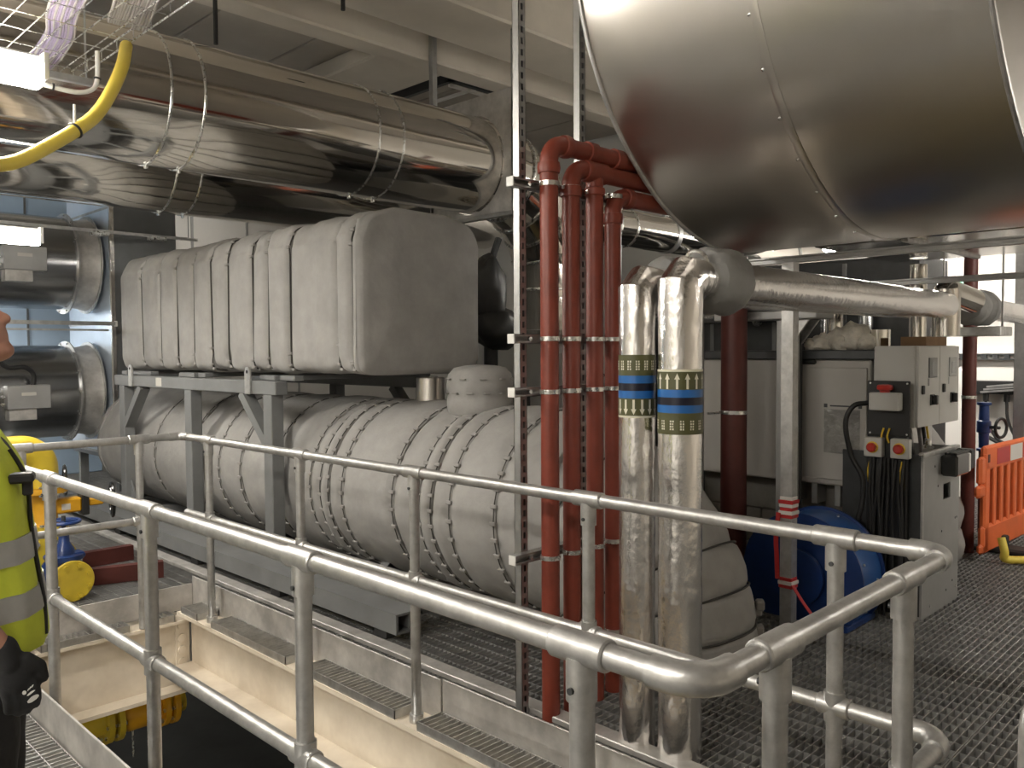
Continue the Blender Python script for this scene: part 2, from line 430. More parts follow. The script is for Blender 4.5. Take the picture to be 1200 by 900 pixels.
# ---- white painted steel beams round the pit
def ibeam(poly_pts, lo, hi, plane, name, label):
    return struct(MB().prism(poly_pts, lo, hi, plane).build(name, 'beam_paint', None, 20), label)
ibeam([(2.66, -.10), (2.40, -.10), (2.40, -.125), (2.50, -.125), (2.50, -.47), (2.33, -.47), (2.33, -.50), (2.66, -.50)], .6, 5.62, 'XZ',
      'trim_1', 'cream painted steel beam along the insulated cylinder side of the pit')
ibeam([(5.82, -.165), (5.60, -.165), (5.60, -.185), (5.66, -.185), (5.66, -.615), (5.53, -.615), (5.53, -.64), (5.82, -.64)], .9, 2.505, 'YZ',
      'trim_2', 'cream painted deep steel beam below the blue valve')
t2 = bpy.data.objects['trim_2']
for k in range(4):
    MB().tube((2.44, 5.63, -.21 - .085 * k), (2.44, 5.668, -.21 - .085 * k), .028, 14).build('bolt', 'beam_paint', t2)
MB().box((2.40, 5.645, -.62), (2.498, 5.66, -.17), .003).build('end_plate', 'beam_paint', t2)
# ---- toe plates round the pit (galvanised)
def toe(a, b, name, label):
    return struct(MB().box(a, b, .002).build(name, 'galv_plate'), label)
toe((2.562, .62, -.115), (2.572, 3.02, .10), 'trim_3', 'galvanised toe plate under the foil wrapped pipes')
toe((2.560, 3.03, -.115), (2.570, 5.73, .095), 'trim_4', 'galvanised toe plate in front of the skid frame')
toe((1.10, 5.722, -.13), (2.558, 5.732, .045), 'trim_5', 'galvanised toe plate in front of the blue valve')
toe((1.14, .62, -.05), (1.15, 5.735, .15), 'trim_6', 'galvanised toe plate at the feet of the person')
# narrow grating strips with edge bands between toe plate and beam
def strip(x0, x1, y0, y1, z, along):
    m = MB(); h = .045
    m.box((x0, y0, z - h), (x1, y0 + .005, z)); m.box((x0, y1 - .005, z - h), (x1, y1, z))
    m.box((x0, y0, z - h), (x0 + .005, y1, z)); m.box((x1 - .005, y0, z - h), (x1, y1, z))
    L = (y1 - y0) if along == 'Y' else (x1 - x0); n = int(L / .034)
    for i in range(1, n):
        q = i / n
        if along == 'Y': m.box((x0, y0 + L * q - .002, z - .03), (x1, y0 + L * q + .002, z - .001))
        else: m.box((x0 + L * q - .002, y0, z - .03), (x0 + L * q + .002, y1, z - .001))
    m.build('grating_strip', 'galv', fl, 0)
for a, b in ((.9, 1.0), (1.15, 1.95), (2.12, 3.02), (3.19, 4.02), (4.20, 5.12), (5.32, 5.56)):
    strip(2.405, 2.556, a, b, -.055, 'Y')
for a, b in ((1.2, 1.4), (1.55, 2.08), (2.26, 2.38)):
    strip(a, b, 5.602, 5.718, -.115, 'X')

# ================================================================ GUARD RAIL ROUND THE PIT
gr = thing('guard_rail', 'galvanised tube guard rail with clamp fittings around the open pit', 'railing')
RT, RR = 1.10, .0243
XF, XB, YR, YL = 1.215, 2.468, .755, 5.62
ZM_F, ZM_B = .545, .583
def tube_part(name, pts, r=RR, par=None, mt='galv', n=18): return MB().path(pts, r, n).build(name, mt, par or gr)
def sleeve(c, ax, L, r=.0315):
    c = Vector(c); a = Vector(ax)
    return MB().lathe([(RR, -L / 2), (r - .003, -L / 2), (r, -L / 2 + .004), (r, L / 2 - .004), (r - .003, L / 2), (RR, L / 2)], c, a, 20)
# top rails
tube_part('top_rail', [(XF, 5.60, RT), (XF, YR + .1, RT)])
tube_part('top_rail', [(XF + .1, YR, RT), (XB - .09, YR, RT)])
tube_part('top_rail', [(XB, YR + .06, RT), (XB, YL - .03, RT)])
tube_part('top_rail', [(XB - .05, YL, RT), (XF, YL, RT)])
# mid rails
tube_part('mid_rail', [(XF, 5.60, ZM_F), (XF, YR, ZM_F)])
tube_part('mid_rail', [(XF + .04, YR, ZM_B), (XB - .07, YR, ZM_B)])
tube_part('mid_rail', [(XB, YR + .06, ZM_B), (XB, YL - .05, ZM_B)])
tube_part('mid_rail', [(XB - .1, YL, ZM_F + .015), (XF, YL, ZM_F + .015)])
# rounded elbows
def elbow(c, a, b, z, R=.075, r=.031):
    c = Vector((c[0], c[1], z)); a = Vector(a); b = Vector(b)
    pts = [c + a * .10 ] + arc(c + a * R + b * R, -b, -a, R, 8)  + [c + b * .10]
    m = MB().path(pts, [r] * len(pts), 18); m.build('elbow', 'galv', gr)
elbow((XF, YR), (0, 1, 0), (1, 0, 0), RT)
elbow((XB, YR), (0, 1, 0), (-1, 0, 0), RT)
elbow((XB, YR), (0, 1, 0), (-1, 0, 0), ZM_B)
elbow((XB, YL), (0, -1, 0), (-1, 0, 0), RT, .05, .028)
# posts with tees
def post(x, y, along, zb, zm, top=RT):
    a = Vector(along)
    tube_part('post', [(x, y, zb), (x, y, top - .01)])
    m = sleeve((x, y, top), a, .135); m.tube((x, y, top - .10), (x, y, top - .015), .0305, 18); m.build('tee_fitting', 'galv', gr)
    MB().tube(Vector((x, y, top - .075)) - a.cross(Z_) * .028, Vector((x, y, top - .075)) - a.cross(Z_) * .036, .007, 10).build('grub_screw', 'steel_dark', gr)
    if zm:
        m = sleeve((x, y, zm), a, .10, .031); m.tube((x, y, zm - .045), (x, y, zm + .045), .031, 18); m.build('cross_fitting', 'galv', gr)
for y in (4.19, 3.06, 2.02, 1.02): post(XF, y, (0, 1, 0), -.02, ZM_F)
for y in (5.235, 4.115, 3.10, 2.035, 1.07):
    post(XB, y, (0, 1, 0), -.10, ZM_B)
    MB().tube((XB, y, -.102), (XB, y, -.06), .034, 18).build('foot_socket', 'galv', gr)
for x in (1.475, 2.14): post(x, YR, (1, 0, 0), -.04, ZM_B)
for x in (1.475, 2.172): post(x, YL, (1, 0, 0), -.16, ZM_F + .015)

# a second rail end coming in at the side
g2 = thing('guard_rail', 'end of a second tube guard rail, bent down over the bare grating', 'railing')
tube_part('top_rail', bend([(3.4, .02, 1.02), (1.90, .42, .965), (1.89, .425, .0)], .07), par=g2)
MB().lathe([(.06, 0), (.06, .012), (.032, .014), (.032, .05)], (1.89, .425, 0), Z_, 20).build('foot_socket', 'galv', g2)
tube_part('post', [(3.35, .035, .0), (3.35, .035, 1.02)], par=g2)

# ================================================================ INSULATED BOX VESSEL
def ypx(u, v, X): return P(u, v, X=X).y
bx = thing('insulated_box_vessel', 'long box shaped vessel in grey quilted insulation jackets on the steel frame', 'vessel')
BX0, BX1, BZ0, BZ1 = 3.15, 4.17, 1.535, 2.56
def box_ring(y, infl, seed, squash=0.0):
    cx, cz, hx, hz = (BX0 + BX1) / 2, (BZ0 + BZ1) / 2, (BX1 - BX0) / 2, (BZ1 - BZ0) / 2
    pts = []; N = 72
    for k in range(N):
        a = 2 * PI * (k + .5) / N; ca, sa = math.cos(a), math.sin(a); e = .13 + .15 * max(0, min(1, sa * 3))
        x = math.copysign(abs(ca) ** e, ca); z = math.copysign(abs(sa) ** e, sa)
        bulge = infl * (1 - max(0, abs(ca * sa)) * 1.0)
        wr = .011 * nz(y * 7 + seed, x * 2.2, z * 1.6) + .011 * nz(y * 16, x * 1.5, z * 2.2 + seed) + .006 * nz(y * 9, x * 6, z * 7 + seed) + .012 * nz(y * 2.2 + seed, x * 3.1, z * 3.1)
        arch = .05 * (1 - x * x) if z > .8 else 0
        r = 1 + (bulge + wr) / hx - squash
        pts.append((cx + x * hx * r, y, cz + z * hz * r + arch))
    return pts
seams = sorted([4.50] + [ypx(u, 350, 3.14) for u in (412, 395, 338, 313, 295, 266, 247, 226, 206, 187, 165, 141)])
for i in range(len(seams) - 1):
    y0, y1 = seams[i], seams[i + 1]; n = max(5, int((y1 - y0) / .035)); rings = []
    for k in range(n + 1):
        t = k / n; e = min(t, 1 - t) * (y1 - y0)
        infl = .016 * math.sin(PI * t) ** .5 - .030 * math.exp(-e / .007) + (.008 if i % 2 else 0)
        y = y0 + (y1 - y0) * t
        rings.append(box_ring(y, infl, i * 3.7))
    o = MB().loft(rings).build('jacket_panel', 'fabric', bx, 50)
# end cover, slightly puffed and larger
rings = []
for k in range(8):
    t = k / 7
    rings.append(box_ring(4.50 - .03 * t, .022 - .02 * t, 50.1, .03 * t ** 3))
for k in range(1, 12):
    t = k / 11; s = 1 - t * .97
    base = box_ring(4.47, .0, 50.1, .03); c = Vector(((BX0 + BX1) / 2, 0, (BZ0 + BZ1) / 2 + .02)); rr = []
    for q in base:
        x = c.x + (q[0] - c.x) * s; z = c.z + (q[2] - c.z) * s
        rr.append((x, 4.47 - .035 * math.sin(t * PI / 2) + .014 * nz(x * 4, z * 3, 3) + .007 * nz(x * 9, z * 3, 8), z))
    rings.append(rr)
lab(MB().loft(rings).build('end_cover', 'fabric', bx, 50), 'flat grey end cover of the jacket')
# lacing cords and tabs at the seams (cord runs round the section)
for i, y in enumerate(seams[1:-1]):
    base = box_ring(y, -.004, seams.index(y) * 3.7)
    MB().path(base, .0055, 6, closed=True).build('lacing_cord', 'cord', bx)
    m = MB(); N = len(base)
    for k in range(N):
        x, _, z = base[k]
        if x < BX0 + .08 and k % 5 == i % 5: m.box((x - .022, y - .020, z - .010), (x - .002, y + .020, z + .010), .003)
    m.build('lacing_tabs', 'tab', bx)['kind'] = 'stuff'

# ================================================================ INSULATED CYLINDER + ELBOW
cy = thing('insulated_cylinder_vessel', 'long horizontal cylinder in grey insulation jackets ending in a bent elbow at the grating', 'vessel')
CX, CZ, CR = 3.80, .71, .60
cs = sorted([3.32] + [ypx(u, 590, 3.26) for u in (640, 535, 513, 500, 468, 409, 393, 384, 372, 330, 290, 265, 232, 190)] + [9.35])
def cyl_ring(y, dr, seed, R=CR, cz=CZ):
    pts = []
    for k in range(72):
        a = 2 * PI * k / 72
        wr = .008 * nz(y * 6 + seed, math.cos(a) * 2, math.sin(a) * 2) + .010 * nz(y * 2 + seed, math.cos(a) * 3, math.sin(a) * 3) + .004 * nz(y * 19, math.cos(a) * 5, math.sin(a) * 5 + seed)
        r = R + dr + wr; pts.append((CX + r * math.cos(a), y, cz + r * math.sin(a)))
    return pts
for i in range(len(cs) - 1):
    y0, y1 = cs[i], cs[i + 1]; n = max(4, int((y1 - y0) / .05)); rings = []
    for k in range(n + 1):
        t = k / n; e = min(t, 1 - t) * (y1 - y0)
        rings.append(cyl_ring(y0 + (y1 - y0) * t, .008 * math.sin(PI * t) - .022 * math.exp(-e / .007) + (.006 if i % 2 else 0), i * 2.3))
    MB().loft(rings).build('jacket_panel', 'fabric', cy, 50)
# far dished end
rings = []
for k in range(9):
    t = k / 8 * PI / 2; rings.append(cyl_ring(9.35 + .42 * math.sin(t), 0, 77, CR * math.cos(t) * .97 + .02))
lab(MB().loft(rings).build('end_cover', 'fabric', cy, 50), 'rounded grey end cover')
for i, y in enumerate(cs[1:-1]):
    MB().ring((CX, y, CZ), Y_, CR + .002, .0032, 64, 6).build('lacing_cord', 'cord', cy)
    m = MB(); dense = i % 3 == 1
    for k in range(34 if dense else 20):
        a = PI * .55 + k * (PI * 1.0 / (34 if dense else 20)); M = Matrix.Translation((CX, y, CZ)) @ Matrix.Rotation(-a, 4, 'Y')
        if dense and k % 2: continue
        m.M = M; m.box((CR - .004, -.024, -.011), (CR + .0125, .024, .011), .003)
    m.build('lacing_tabs', 'tab', cy)['kind'] = 'stuff'
# elbow down to the grating
EY, ER = 3.32, .70
def el_ring(t, dr, seed):
    c = Vector((CX, EY - ER * math.sin(t), CZ - ER + ER * math.cos(t)))
    out = Vector((0, -math.sin(t), math.cos(t))); pts = []; R = CR - .01 - .05 * t
    for k in range(64):
        a = 2 * PI * k / 64
        wr = .012 * nz(t * 3 + seed, math.cos(a) * 2.5, math.sin(a) * 2.5) + .008 * nz(t * 11, math.cos(a) * 5, math.sin(a) * 5 + seed)
        pts.append(c + X_ * ((R + dr + wr) * math.cos(a)) + out * ((R + dr + wr) * math.sin(a)))
    return pts
brk = [0, .45, 1.02, 1.22, 1.40, PI / 2]
for i in range(5):
    rings = []
    for k in range(11):
        q = k / 10; e = min(q, 1 - q) * .5
        rings.append(el_ring(brk[i] + (brk[i + 1] - brk[i]) * q, .006 * math.sin(PI * q) - .014 * math.exp(-e / .012), 30 + i))
    MB().loft(rings).build('elbow_jacket', 'fabric', cy, 50)
vy = EY - ER
for t in brk[1:-1]:
    MB().path([q for q in el_ring(t, -.004, 5)], .006, 6, closed=True).build('lacing_cord', 'cord', cy)
# straps and buckles on the drum
for k, (a, z) in enumerate(((-1.0, .30), (-.82, .24), (-.98, .16), (-.85, .10))):
    M = Matrix.Translation((CX, vy, z)) @ Matrix.Rotation(a, 4, 'Z')
    m = MB(); m.M = M; m.box((CR - .10, -.035, -.025), (CR - .055, .035, .025), .008); m.build('buckle', 'tab', cy)

# nozzles on top of the cylinder
nz1 = MB().lathe([(.10, 0), (.10, .20), (.094, .205), (.094, .19)], (3.82, 4.60, 1.28), Z_, 28); o = nz1.build('nozzle_stub', 'duct_steel', cy)
lab(o, 'bare polished pipe stub')
pts = []
def jr(a, h, i): return .008 * nz(math.cos(a) * 3, math.sin(a) * 3, h * 9) + .006 * nz(math.cos(a) * 7, math.sin(a) * 7, h * 17)
o = MB().lathe([(.20, 0), (.215, .03), (.22, .06), (.215, .10), (.205, .135), (.213, .15), (.215, .20), (.205, .26), (.17, .30), (.10, .315), (.02, .32)],
               (3.74, 4.0, 1.26), Z_, 36, jr).build('nozzle_jacket', 'fabric', cy, 50)
lab(o, 'grey wrapped nozzle on the cylinder')
m = MB()
for z, n, ph in ((1.40, 12, 0), (1.49, 10, .3)):
    for k in range(n):
        a = ph + 2 * PI * k / n; m.M = Matrix.Translation((3.74, 4.0, z)) @ Matrix.Rotation(a, 4, 'Z'); m.box((.200, -.022, -.005), (.226, .022, .005), .002)
m.build('lacing_tabs', 'tab', cy)['kind'] = 'stuff'

# ================================================================ SUPPORT FRAME + SKID
fr = thing('support_gantry', 'dark grey steel gantry standing astride the cylinder under the box vessel', 'gantry')
FX = 3.10; FB = 4.52
for x in (FX, FB):
    MB().box((x - .05, 5.40, 1.36), (x + .05, 8.45, 1.46), .006).build('top_beam', 'frame_grey', fr)
    for y in (5.52, 6.84, 8.28):
        m = MB().box((x - .05, y - .06, .17), (x + .05, y + .06, 1.36), .006); m.build('leg', 'frame_grey', fr)
    for y, s in ((5.52, 1), (8.28, -1)):
        MB().bar((x, y + s * .03, .98), (x, y + s * .42, 1.36), .07, .09, (1, 0, 0)).build('brace', 'frame_grey', fr)
    for y, s in ((5.52, 1), (8.28, -1), (6.84, 1)):
        MB().prism([(y + s * .055, .17), (y + s * .26, .17), (y + s * .055, .46)], x - .008, x + .008, 'YZ').build('gusset', 'frame_grey', fr)
for y in (5.52, 6.84, 8.28):
    MB().box((FX - .02, y - .06, 1.462), (FB + .02, y + .06, 1.50), .006).build('cross_beam', 'frame_grey', fr)
for y in (5.6, 7.0, 8.1):
    MB().box((FX + .02, y - .34, 1.462), (FX + .1, y + .15, 1.50), .006).build('packer', 'frame_grey', fr)
for y in (5.78, 8.02):
    m = MB(); m.prism([(y - .04, 1.36), (y + .04, 1.36), (y + .04, 1.52), (y + .02, 1.56), (y - .02, 1.56), (y - .04, 1.52)], FX - .066, FX - .052, 'YZ')
    o = m.build('lifting_lug', 'galv', fr)
    MB().tube((FX - .069, y, 1.525), (FX - .05, y, 1.525), .013, 10).build('lug_hole', 'black_hole', o)
MB().box((FX - .052, 7.35, 1.375), (FX - .0505, 7.47, 1.45)).build('sticker', 'paper', fr)
sk = thing('skid', 'grey steel channel skid on the grating below the insulated cylinder', 'skid')
for x in (2.93, 4.62):
    s = 1 if x < 4 else -1
    m = MB().prism([(x - .06 * s, .052), (x + .10 * s, .052), (x + .10 * s, .066), (x - .045 * s, .066), (x - .045 * s, .157), (x + .20 * s, .157), (x + .20 * s, .17), (x - .06 * s, .17)], 3.78, 9.6, 'XZ')
    m.build('channel', 'frame_grey', sk)
for y in (3.95, 5.0, 5.52, 6.84, 8.28, 9.4):
    MB().box((3.16, y - .05, .08), (4.44, y + .05, .155), .004).build('cross_member', 'frame_grey', sk)
for y in (3.95, 5.15, 6.4, 8.0):
    MB().box((2.88, y - .06, .001), (2.98, y + .06, .052), .004).build('rubber_pad', 'rubber', sk)
    MB().box((4.57, y - .06, .001), (4.67, y + .06, .052), .004).build('rubber_pad', 'rubber', sk)
MB().box((2.97, 3.79, .066), (3.05, 3.90, .155), .004).build('end_plate', 'frame_grey', sk)
for y in (4.6, 6.0, 7.6, 9.0):   # saddles carrying the cylinder
    m = MB(); pl = [(3.3, .155), (4.3, .155)] + [(CX + (CR + .012) * math.cos(a), CZ + (CR + .012) * math.sin(a)) for a in [-.9 - k * .1345 for k in range(11)]]
    m.prism(pl, y - .04, y + .04, 'XZ'); m.build('saddle', 'frame_grey', sk)
# maroon beams lying on the grating beside the blue valve
for (a_, b_, l) in (((107, 687), (192, 677), 'maroon steel channel on the grating touching the blue valve'), ((107, 665), (157, 656), 'maroon steel channel on the grating behind the other channel')):
    p, q = P(*a_, Z=0), P(*b_, Z=0); L = (q - p).length; p = p - (q - p).normalized() * .06
    m = MB(); m.M = Matrix.Translation(p) @ Matrix.Rotation(math.atan2(q.y - p.y, q.x - p.x), 4, 'Z')
    m.prism([(0, .002), (.07, .002), (.07, .014), (.012, .014), (.012, .108), (.07, .108), (.07, .12), (0, .12)], 0, L + .06, 'YZ')
    tag(m.build('steel_channel', 'maroon'), l, 'channel')

# ================================================================ POLISHED FLUES
def flue(y, z, R, x0, x1, label, bands, group=None):
    t = thing('polished_flue', label, 'pipe', group)
    m = MB(); n = 90
    m.lathe([(R, x0 + (x1 - x0) * i / n) for i in range(n + 1)], (0, y, z), X_, 72, lambda a, h, i: .0035 * nz(h * 1.1 + y, math.cos(a) * 1.5, math.sin(a) * 1.5) + .0010 * nz(h * 3.5, math.cos(a) * 3, math.sin(a) * 3 + y)); m.build('shell', 'chrome', t, 60)
    for x in bands:
        MB().add_hoop((x, y, z), X_, [(R - .006, -.009), (R + .004, -.009), (R + .008, -.004), (R + .008, .004), (R + .004, .009), (R - .006, .009)], 64).build('clamp_band', 'zinc', t)
        MB().box((x - .009, y - .02, z - R - .03), (x + .009, y + .02, z - R - .006), .003).build('clamp_bolt', 'zinc', t)
    return t
fb1 = [P(u, 150, Y=5.62).x for u in (197, 236)] + [P(u, 205, Y=5.62).x for u in (440, 468)]
f1 = flue(6.0, 3.45, .455, -2.55, 5.62, 'large mirror polished flue under the ceiling, bending down behind the box vessel', fb1)
# segmented bend down to the boiler
sp = [(5.62, 6.0, 3.45), (5.95, 6.0, 3.40), (6.25, 6.0, 3.24), (6.48, 6.0, 3.0), (6.60, 6.0, 2.70), (6.63, 6.0, 2.3), (6.63, 6.0, 1.87)]
for i in range(len(sp) - 1):
    a, b = Vector(sp[i]), Vector(sp[i + 1])
    r0 = .44 - .018 * i; MB().tube(a - (b - a).normalized() * .07, b + (b - a).normalized() * .07, r0, 40, r0 - .006).build('bend_segment', 'chrome', f1)
    MB().add_hoop(b, (b - a), [(r0 - .02, -.014), (r0 + .010, -.014), (r0 + .014, 0), (r0 + .010, .014), (r0 - .02, .014)], 40).build('clamp_band', 'zinc', f1)
fb2 = [P(u, 225, Y=7.4).x for u in (207, 236)]
flue(7.8, 3.42, .45, -2.55, 7.4, 'second mirror polished flue directly above the far end of the box vessel', fb2)
# support plate round the first flue
sp_ = thing('flue_support_plate', 'galvanised support plate with a round cut-out for the polished flue', 'bracket')
vs = []; N = 48; x0, x1 = 5.50, 5.512; Rr = .47
def sq(a):
    c, s = math.cos(a), math.sin(a); k = max(abs(c) / .58, abs(s) / .56); return (6.0 + c / k, 3.52 + s / k)
for x in (x0, x1):
    for k in range(N):
        a = 2 * PI * k / N; vs.append((x, 6.0 + Rr * math.cos(a), 3.45 + Rr * math.sin(a)))
    for k in range(N): vs.append((x, *sq(2 * PI * k / N)))
fs = []
for k in range(N):
    k2 = (k + 1) % N
    fs += [(k, k2, N + k2, N + k), (2 * N + k, 3 * N + k, 3 * N + k2, 2 * N + k2), (N + k, N + k2, 3 * N + k2, 3 * N + k), (k, 2 * N + k, 2 * N + k2, k2)]
MB().add(vs, fs).build('plate', 'galv_plate', sp_, 20)
for y in (5.40, 6.56): MB().box((5.50, y - .02, 2.92), (5.56, y + .04, 4.6 if y < 6 else 4.9), .003).build('hanger_angle', 'strut', sp_)
MB().box((5.50, 5.38, 2.92), (5.56, 6.6, 2.96), .003).build('base_angle', 'strut', sp_)

# ================================================================ LARGE SILVER DUCT
DX, DZ, DR, DY0, DY1 = 4.24, 3.60, 1.385, .84, 2.438
dt = thing('large_silver_duct', 'huge brushed steel cylindrical duct section hung above the control cabinets', 'duct')
for a, b in ((DY0, 1.64), (1.64, DY1)):
    m = MB(); prof = [(DR, a + (b - a) * k / 10) for k in range(11)]; m.lathe(prof, (DX, 0, DZ), Y_, 128)
    m.build('shell_section', 'duct_steel', dt, 40)
for y in (DY0, DY1):
    MB().ring((DX, y, DZ), Y_, DR + .004, .011, 128, 8).build('edge_bead', 'galv', dt)
MB().add_hoop((DX, 1.64, DZ), Y_, [(DR - .004, -.018), (DR + .003, -.018), (DR + .007, 0), (DR + .003, .018), (DR - .004, .018)], 128).build('lap_seam', 'duct_steel', dt)
riv = MB().lathe([(.008, 0), (.007, .004), (.003, .006)], (0, 0, 0), X_, 8).mesh('rivet', 'zinc')
for k in range(40):
    a = 2 * PI * k / 40; link('rivet', riv, dt, (DX + (DR + .002) * math.cos(a), 1.665, DZ + (DR + .002) * math.sin(a)), (0, -a, 0))
# rectangular duct beside it
rd = thing('rectangular_duct', 'flat bottomed polished rectangular duct beyond the huge silver duct', 'duct')
MB().box((5.05, -1.4, 2.30), (6.4, 2.35, 2.44), .01).build('casing', 'flat_duct', rd)
for y in (-.6, .6, 1.8): MB().box((5.04, y - .02, 2.285), (6.41, y + .02, 2.445), .003).build('flange', 'galv', rd)
# support rails on posts
def rail(x, label, y0=-1.6, y1=2.62, z=2.14):
    t = thing('support_rail', label, 'rail')
    for a, b in ((0, .012), (.028, .04)):
        MB().box((x - .02, y0, z + a), (x + .02, y1, z + b), .002).build('flange', 'strut', t)
    MB().box((x - .0, y0, z + .010), (x + .02, y1, z + .030)).build('web', 'strut', t)
    return t
rail(4.58, 'bright channel rail under the huge silver duct, standing on the taped post', z=2.165)
rail(5.95, 'second channel rail under the rectangular duct', z=2.10)
MB_ = MB
pt = thing('rail_post', 'upright galvanised channel post wound with red and white tape', 'post')
MB().prism([(4.53, 2.225), (4.60, 2.225), (4.60, 2.232), (4.538, 2.232), (4.538, 2.288), (4.60, 2.288), (4.60, 2.295), (4.53, 2.295)], 0, 2.165, 'XY').build('channel', 'galv', pt)
MB().box((4.49, 2.19, 0), (4.64, 2.33, .01), .002).build('base_plate', 'galv', pt)
tp = thing('barrier_tape', 'red and white barrier tape tied round the galvanised post', 'tape')
for z0, z1 in ((.69, .80), (.28, .33)):
    rng = []
    k = 0; z = z0
    while z < z1:
        h = .022; m = MB(); o = .006 + .004 * math.sin(k * 2.1); sl = .012 * math.sin(k * 1.7)
        m.box((4.53 - o, 2.225 - o, z), (4.60 + o, 2.295 + o, z + h), .003)
        m.build('tape_turn', 'tape_red' if k % 2 == 0 else 'tape_white', tp); z += h * .95; k += 1
m = MB(); pts = spline([(4.52, 2.30, .72), (4.515, 2.312, .58), (4.53, 2.315, .46), (4.52, 2.305, .33)], 6)
for i in range(len(pts) - 1): m.bar(pts[i], pts[i + 1], .003, .028, (0, 1, 0))
m.build('tape_tail', 'tape_red', tp)
m = MB(); pts = spline([(4.53, 2.22, .31), (4.56, 2.14, .18), (4.60, 2.04, .05), (4.62, 2.0, .012)], 6)
for i in range(len(pts) - 1): m.bar(pts[i], pts[i + 1], .003, .03, (1, 0, 0))
m.build('tape_tail', 'tape_red', tp)

# ================================================================ SLOTTED STRUT COLUMNS AND BRACKETS
def strut_col(x, y, z0, z1, label, s=.0413, parent=None):
    t = thing('strut_column', label, 'strut')
    m = MB(); h = s / 2
    m.box((x - h, y - h, z0), (x - h + .0028, y + h, z1)); m.box((x + h - .0028, y - h, z0), (x + h, y + h, z1))
    m.box((x - h, y + h - .0028, z0), (x + h, y + h, z1))
    for q in (-1, 1): m.box((x + q * h, y - h, z0), (x + q * .0070, y - h + .0028, z1))
    z = z0
    while z < z1: m.box((x - .0070, y - h, z), (x + .0070, y - h + .0028, min(z + .022, z1))); z += .05
    m.build('channel', 'strut', t, 0)
    MB().box((x - .05, y - .05, z0 - .0), (x + .05, y + .05, z0 + .008), .002).build('base_plate', 'strut', t)
    return t
SY = 2.62
strut_col(2.70, SY, .0, 5.28, 'tall slotted strut column beside the outermost red pipe')
strut_col(3.14, SY + .02, .0, 5.28, 'tall slotted strut column behind the middle red pipes')
def bracket(xa, xb, z, label, y=None, group='slotted bracket arms carrying the red pipes'):
    y = y or SY - .042
    t = thing('strut_bracket', label, 'bracket', group)
    m = MB(); h = .0205
    m.box((xa, y - h, z - h), (xb, y + h, z - h + .0028)); m.box((xa, y - h, z + h - .0028), (xb, y + h, z + h)); m.box((xa, y + h - .0028, z - h), (xb, y + h, z + h))
    for q in (-1, 1): m.box((xa, y - h, z + q * h), (xb, y - h + .0028, z + q * (h - .0095)))
    m.build('channel', 'strut', t, 0)
    MB().box((xa - .004, y - h - .001, z - h - .001), (xa + .003, y + h + .001, z + h + .001), .002).build('end_cap', 'white_cap', t)
    for x in (2.70, 3.14):
        MB().tube((x, y - .024, z), (x, y - .015, z), .011, 6).build('bolt', 'zinc', t)
ZB = [P(600, 213, Y=SY - .04).z, P(600, 397, Y=SY - .04).z, P(600, 460, Y=SY - .04).z, P(600, 657, Y=SY - .04).z]
for z, l in zip(ZB, ('slotted bracket arm just under the red pipe bends', 'slotted bracket arm, upper of the close pair across the red pipes',
                     'slotted bracket arm, lower of the close pair across the red pipes', 'lowest slotted bracket arm across the red pipes')):
    bracket(2.60, 3.50 if z > 1 else 3.17, z, l)

# ================================================================ RED PIPES
PYR = SY - .042 - .075
rp_spots = [(P(646, 850, Y=PYR).x, 2.585), (P(671, 850, Y=PYR).x, 2.50), (P(698, 850, Y=PYR).x, 2.50), (P(719, 850, Y=PYR).x, 2.41)]
RPR = .041
rl = ['red pipe nearest the slotted strut column, bending at the highest level', 'second red pipe from the slotted strut column',
      'red pipe joining a tee under the upper bend', 'red pipe next to the foil wrapped pipes, bending lowest']
for i, (x, z) in enumerate(rp_spots):
    t = thing('red_pipe', rl[i], 'pipe', 'four upright red pipes')
    end = 4.6
    if i == 2:
        MB().tube((x, PYR, .0), (x, PYR, 2.47), RPR, 24).build('pipe', 'red_pipe', t)
        m = MB().lathe([(RPR, 0), (RPR + .008, .005), (RPR + .010, .02), (RPR + .008, .035), (RPR, .04)], (x, PYR, 2.39), Z_, 24); m.build('socket', 'red_pipe', t)
    else:
        pts = bend([(x, PYR, 0), (x, PYR, z), (end, PYR, z)], .085, 9)
        MB().path(pts, RPR, 24).build('pipe', 'red_pipe', t)
        for c, ax in (((x, PYR, z - .11), Z_), ((x + .11, PYR, z), X_)):
            MB().lathe([(RPR, -.025), (RPR + .007, -.023), (RPR + .011, 0), (RPR + .007, .023), (RPR, .025)], c, ax, 24).build('socket', 'red_pipe', t)
        if i == 0:
            for xx in (3.05, 3.25, 3.5): MB().lathe([(RPR, -.03), (RPR + .009, -.028), (RPR + .009, .028), (RPR, .03)], (xx, PYR, z), X_, 24).build('socket', 'red_pipe', t)
        if i == 1:
            xx = rp_spots[2][0]; MB().lathe([(RPR, -.07), (RPR + .009, -.068), (RPR + .009, .068), (RPR, .07)], (xx, PYR, z), X_, 24).build('tee_sleeve', 'red_pipe', t)
    for k, zb in enumerate(ZB):
        MB().add_hoop((x, PYR, zb), Z_, [(RPR, -.010), (RPR + .005, -.010), (RPR + .005, .010), (RPR, .010)], 24).build('pipe_clamp', 'zinc', t)
        MB().tube((x, PYR + RPR, zb), (x, SY - .06, zb), .006, 8).build('clamp_stud', 'zinc', t)
        MB().box((x - RPR - .018, PYR - .006, zb - .008), (x - RPR - .002, PYR + .006, zb + .008), .002).build('clamp_ear', 'zinc', t)
    if i > 1:
        zb = .30
        MB().add_hoop((x, PYR, zb), Z_, [(RPR, -.010), (RPR + .005, -.010), (RPR + .005, .010), (RPR, .010)], 24).build('pipe_clamp', 'zinc', t)

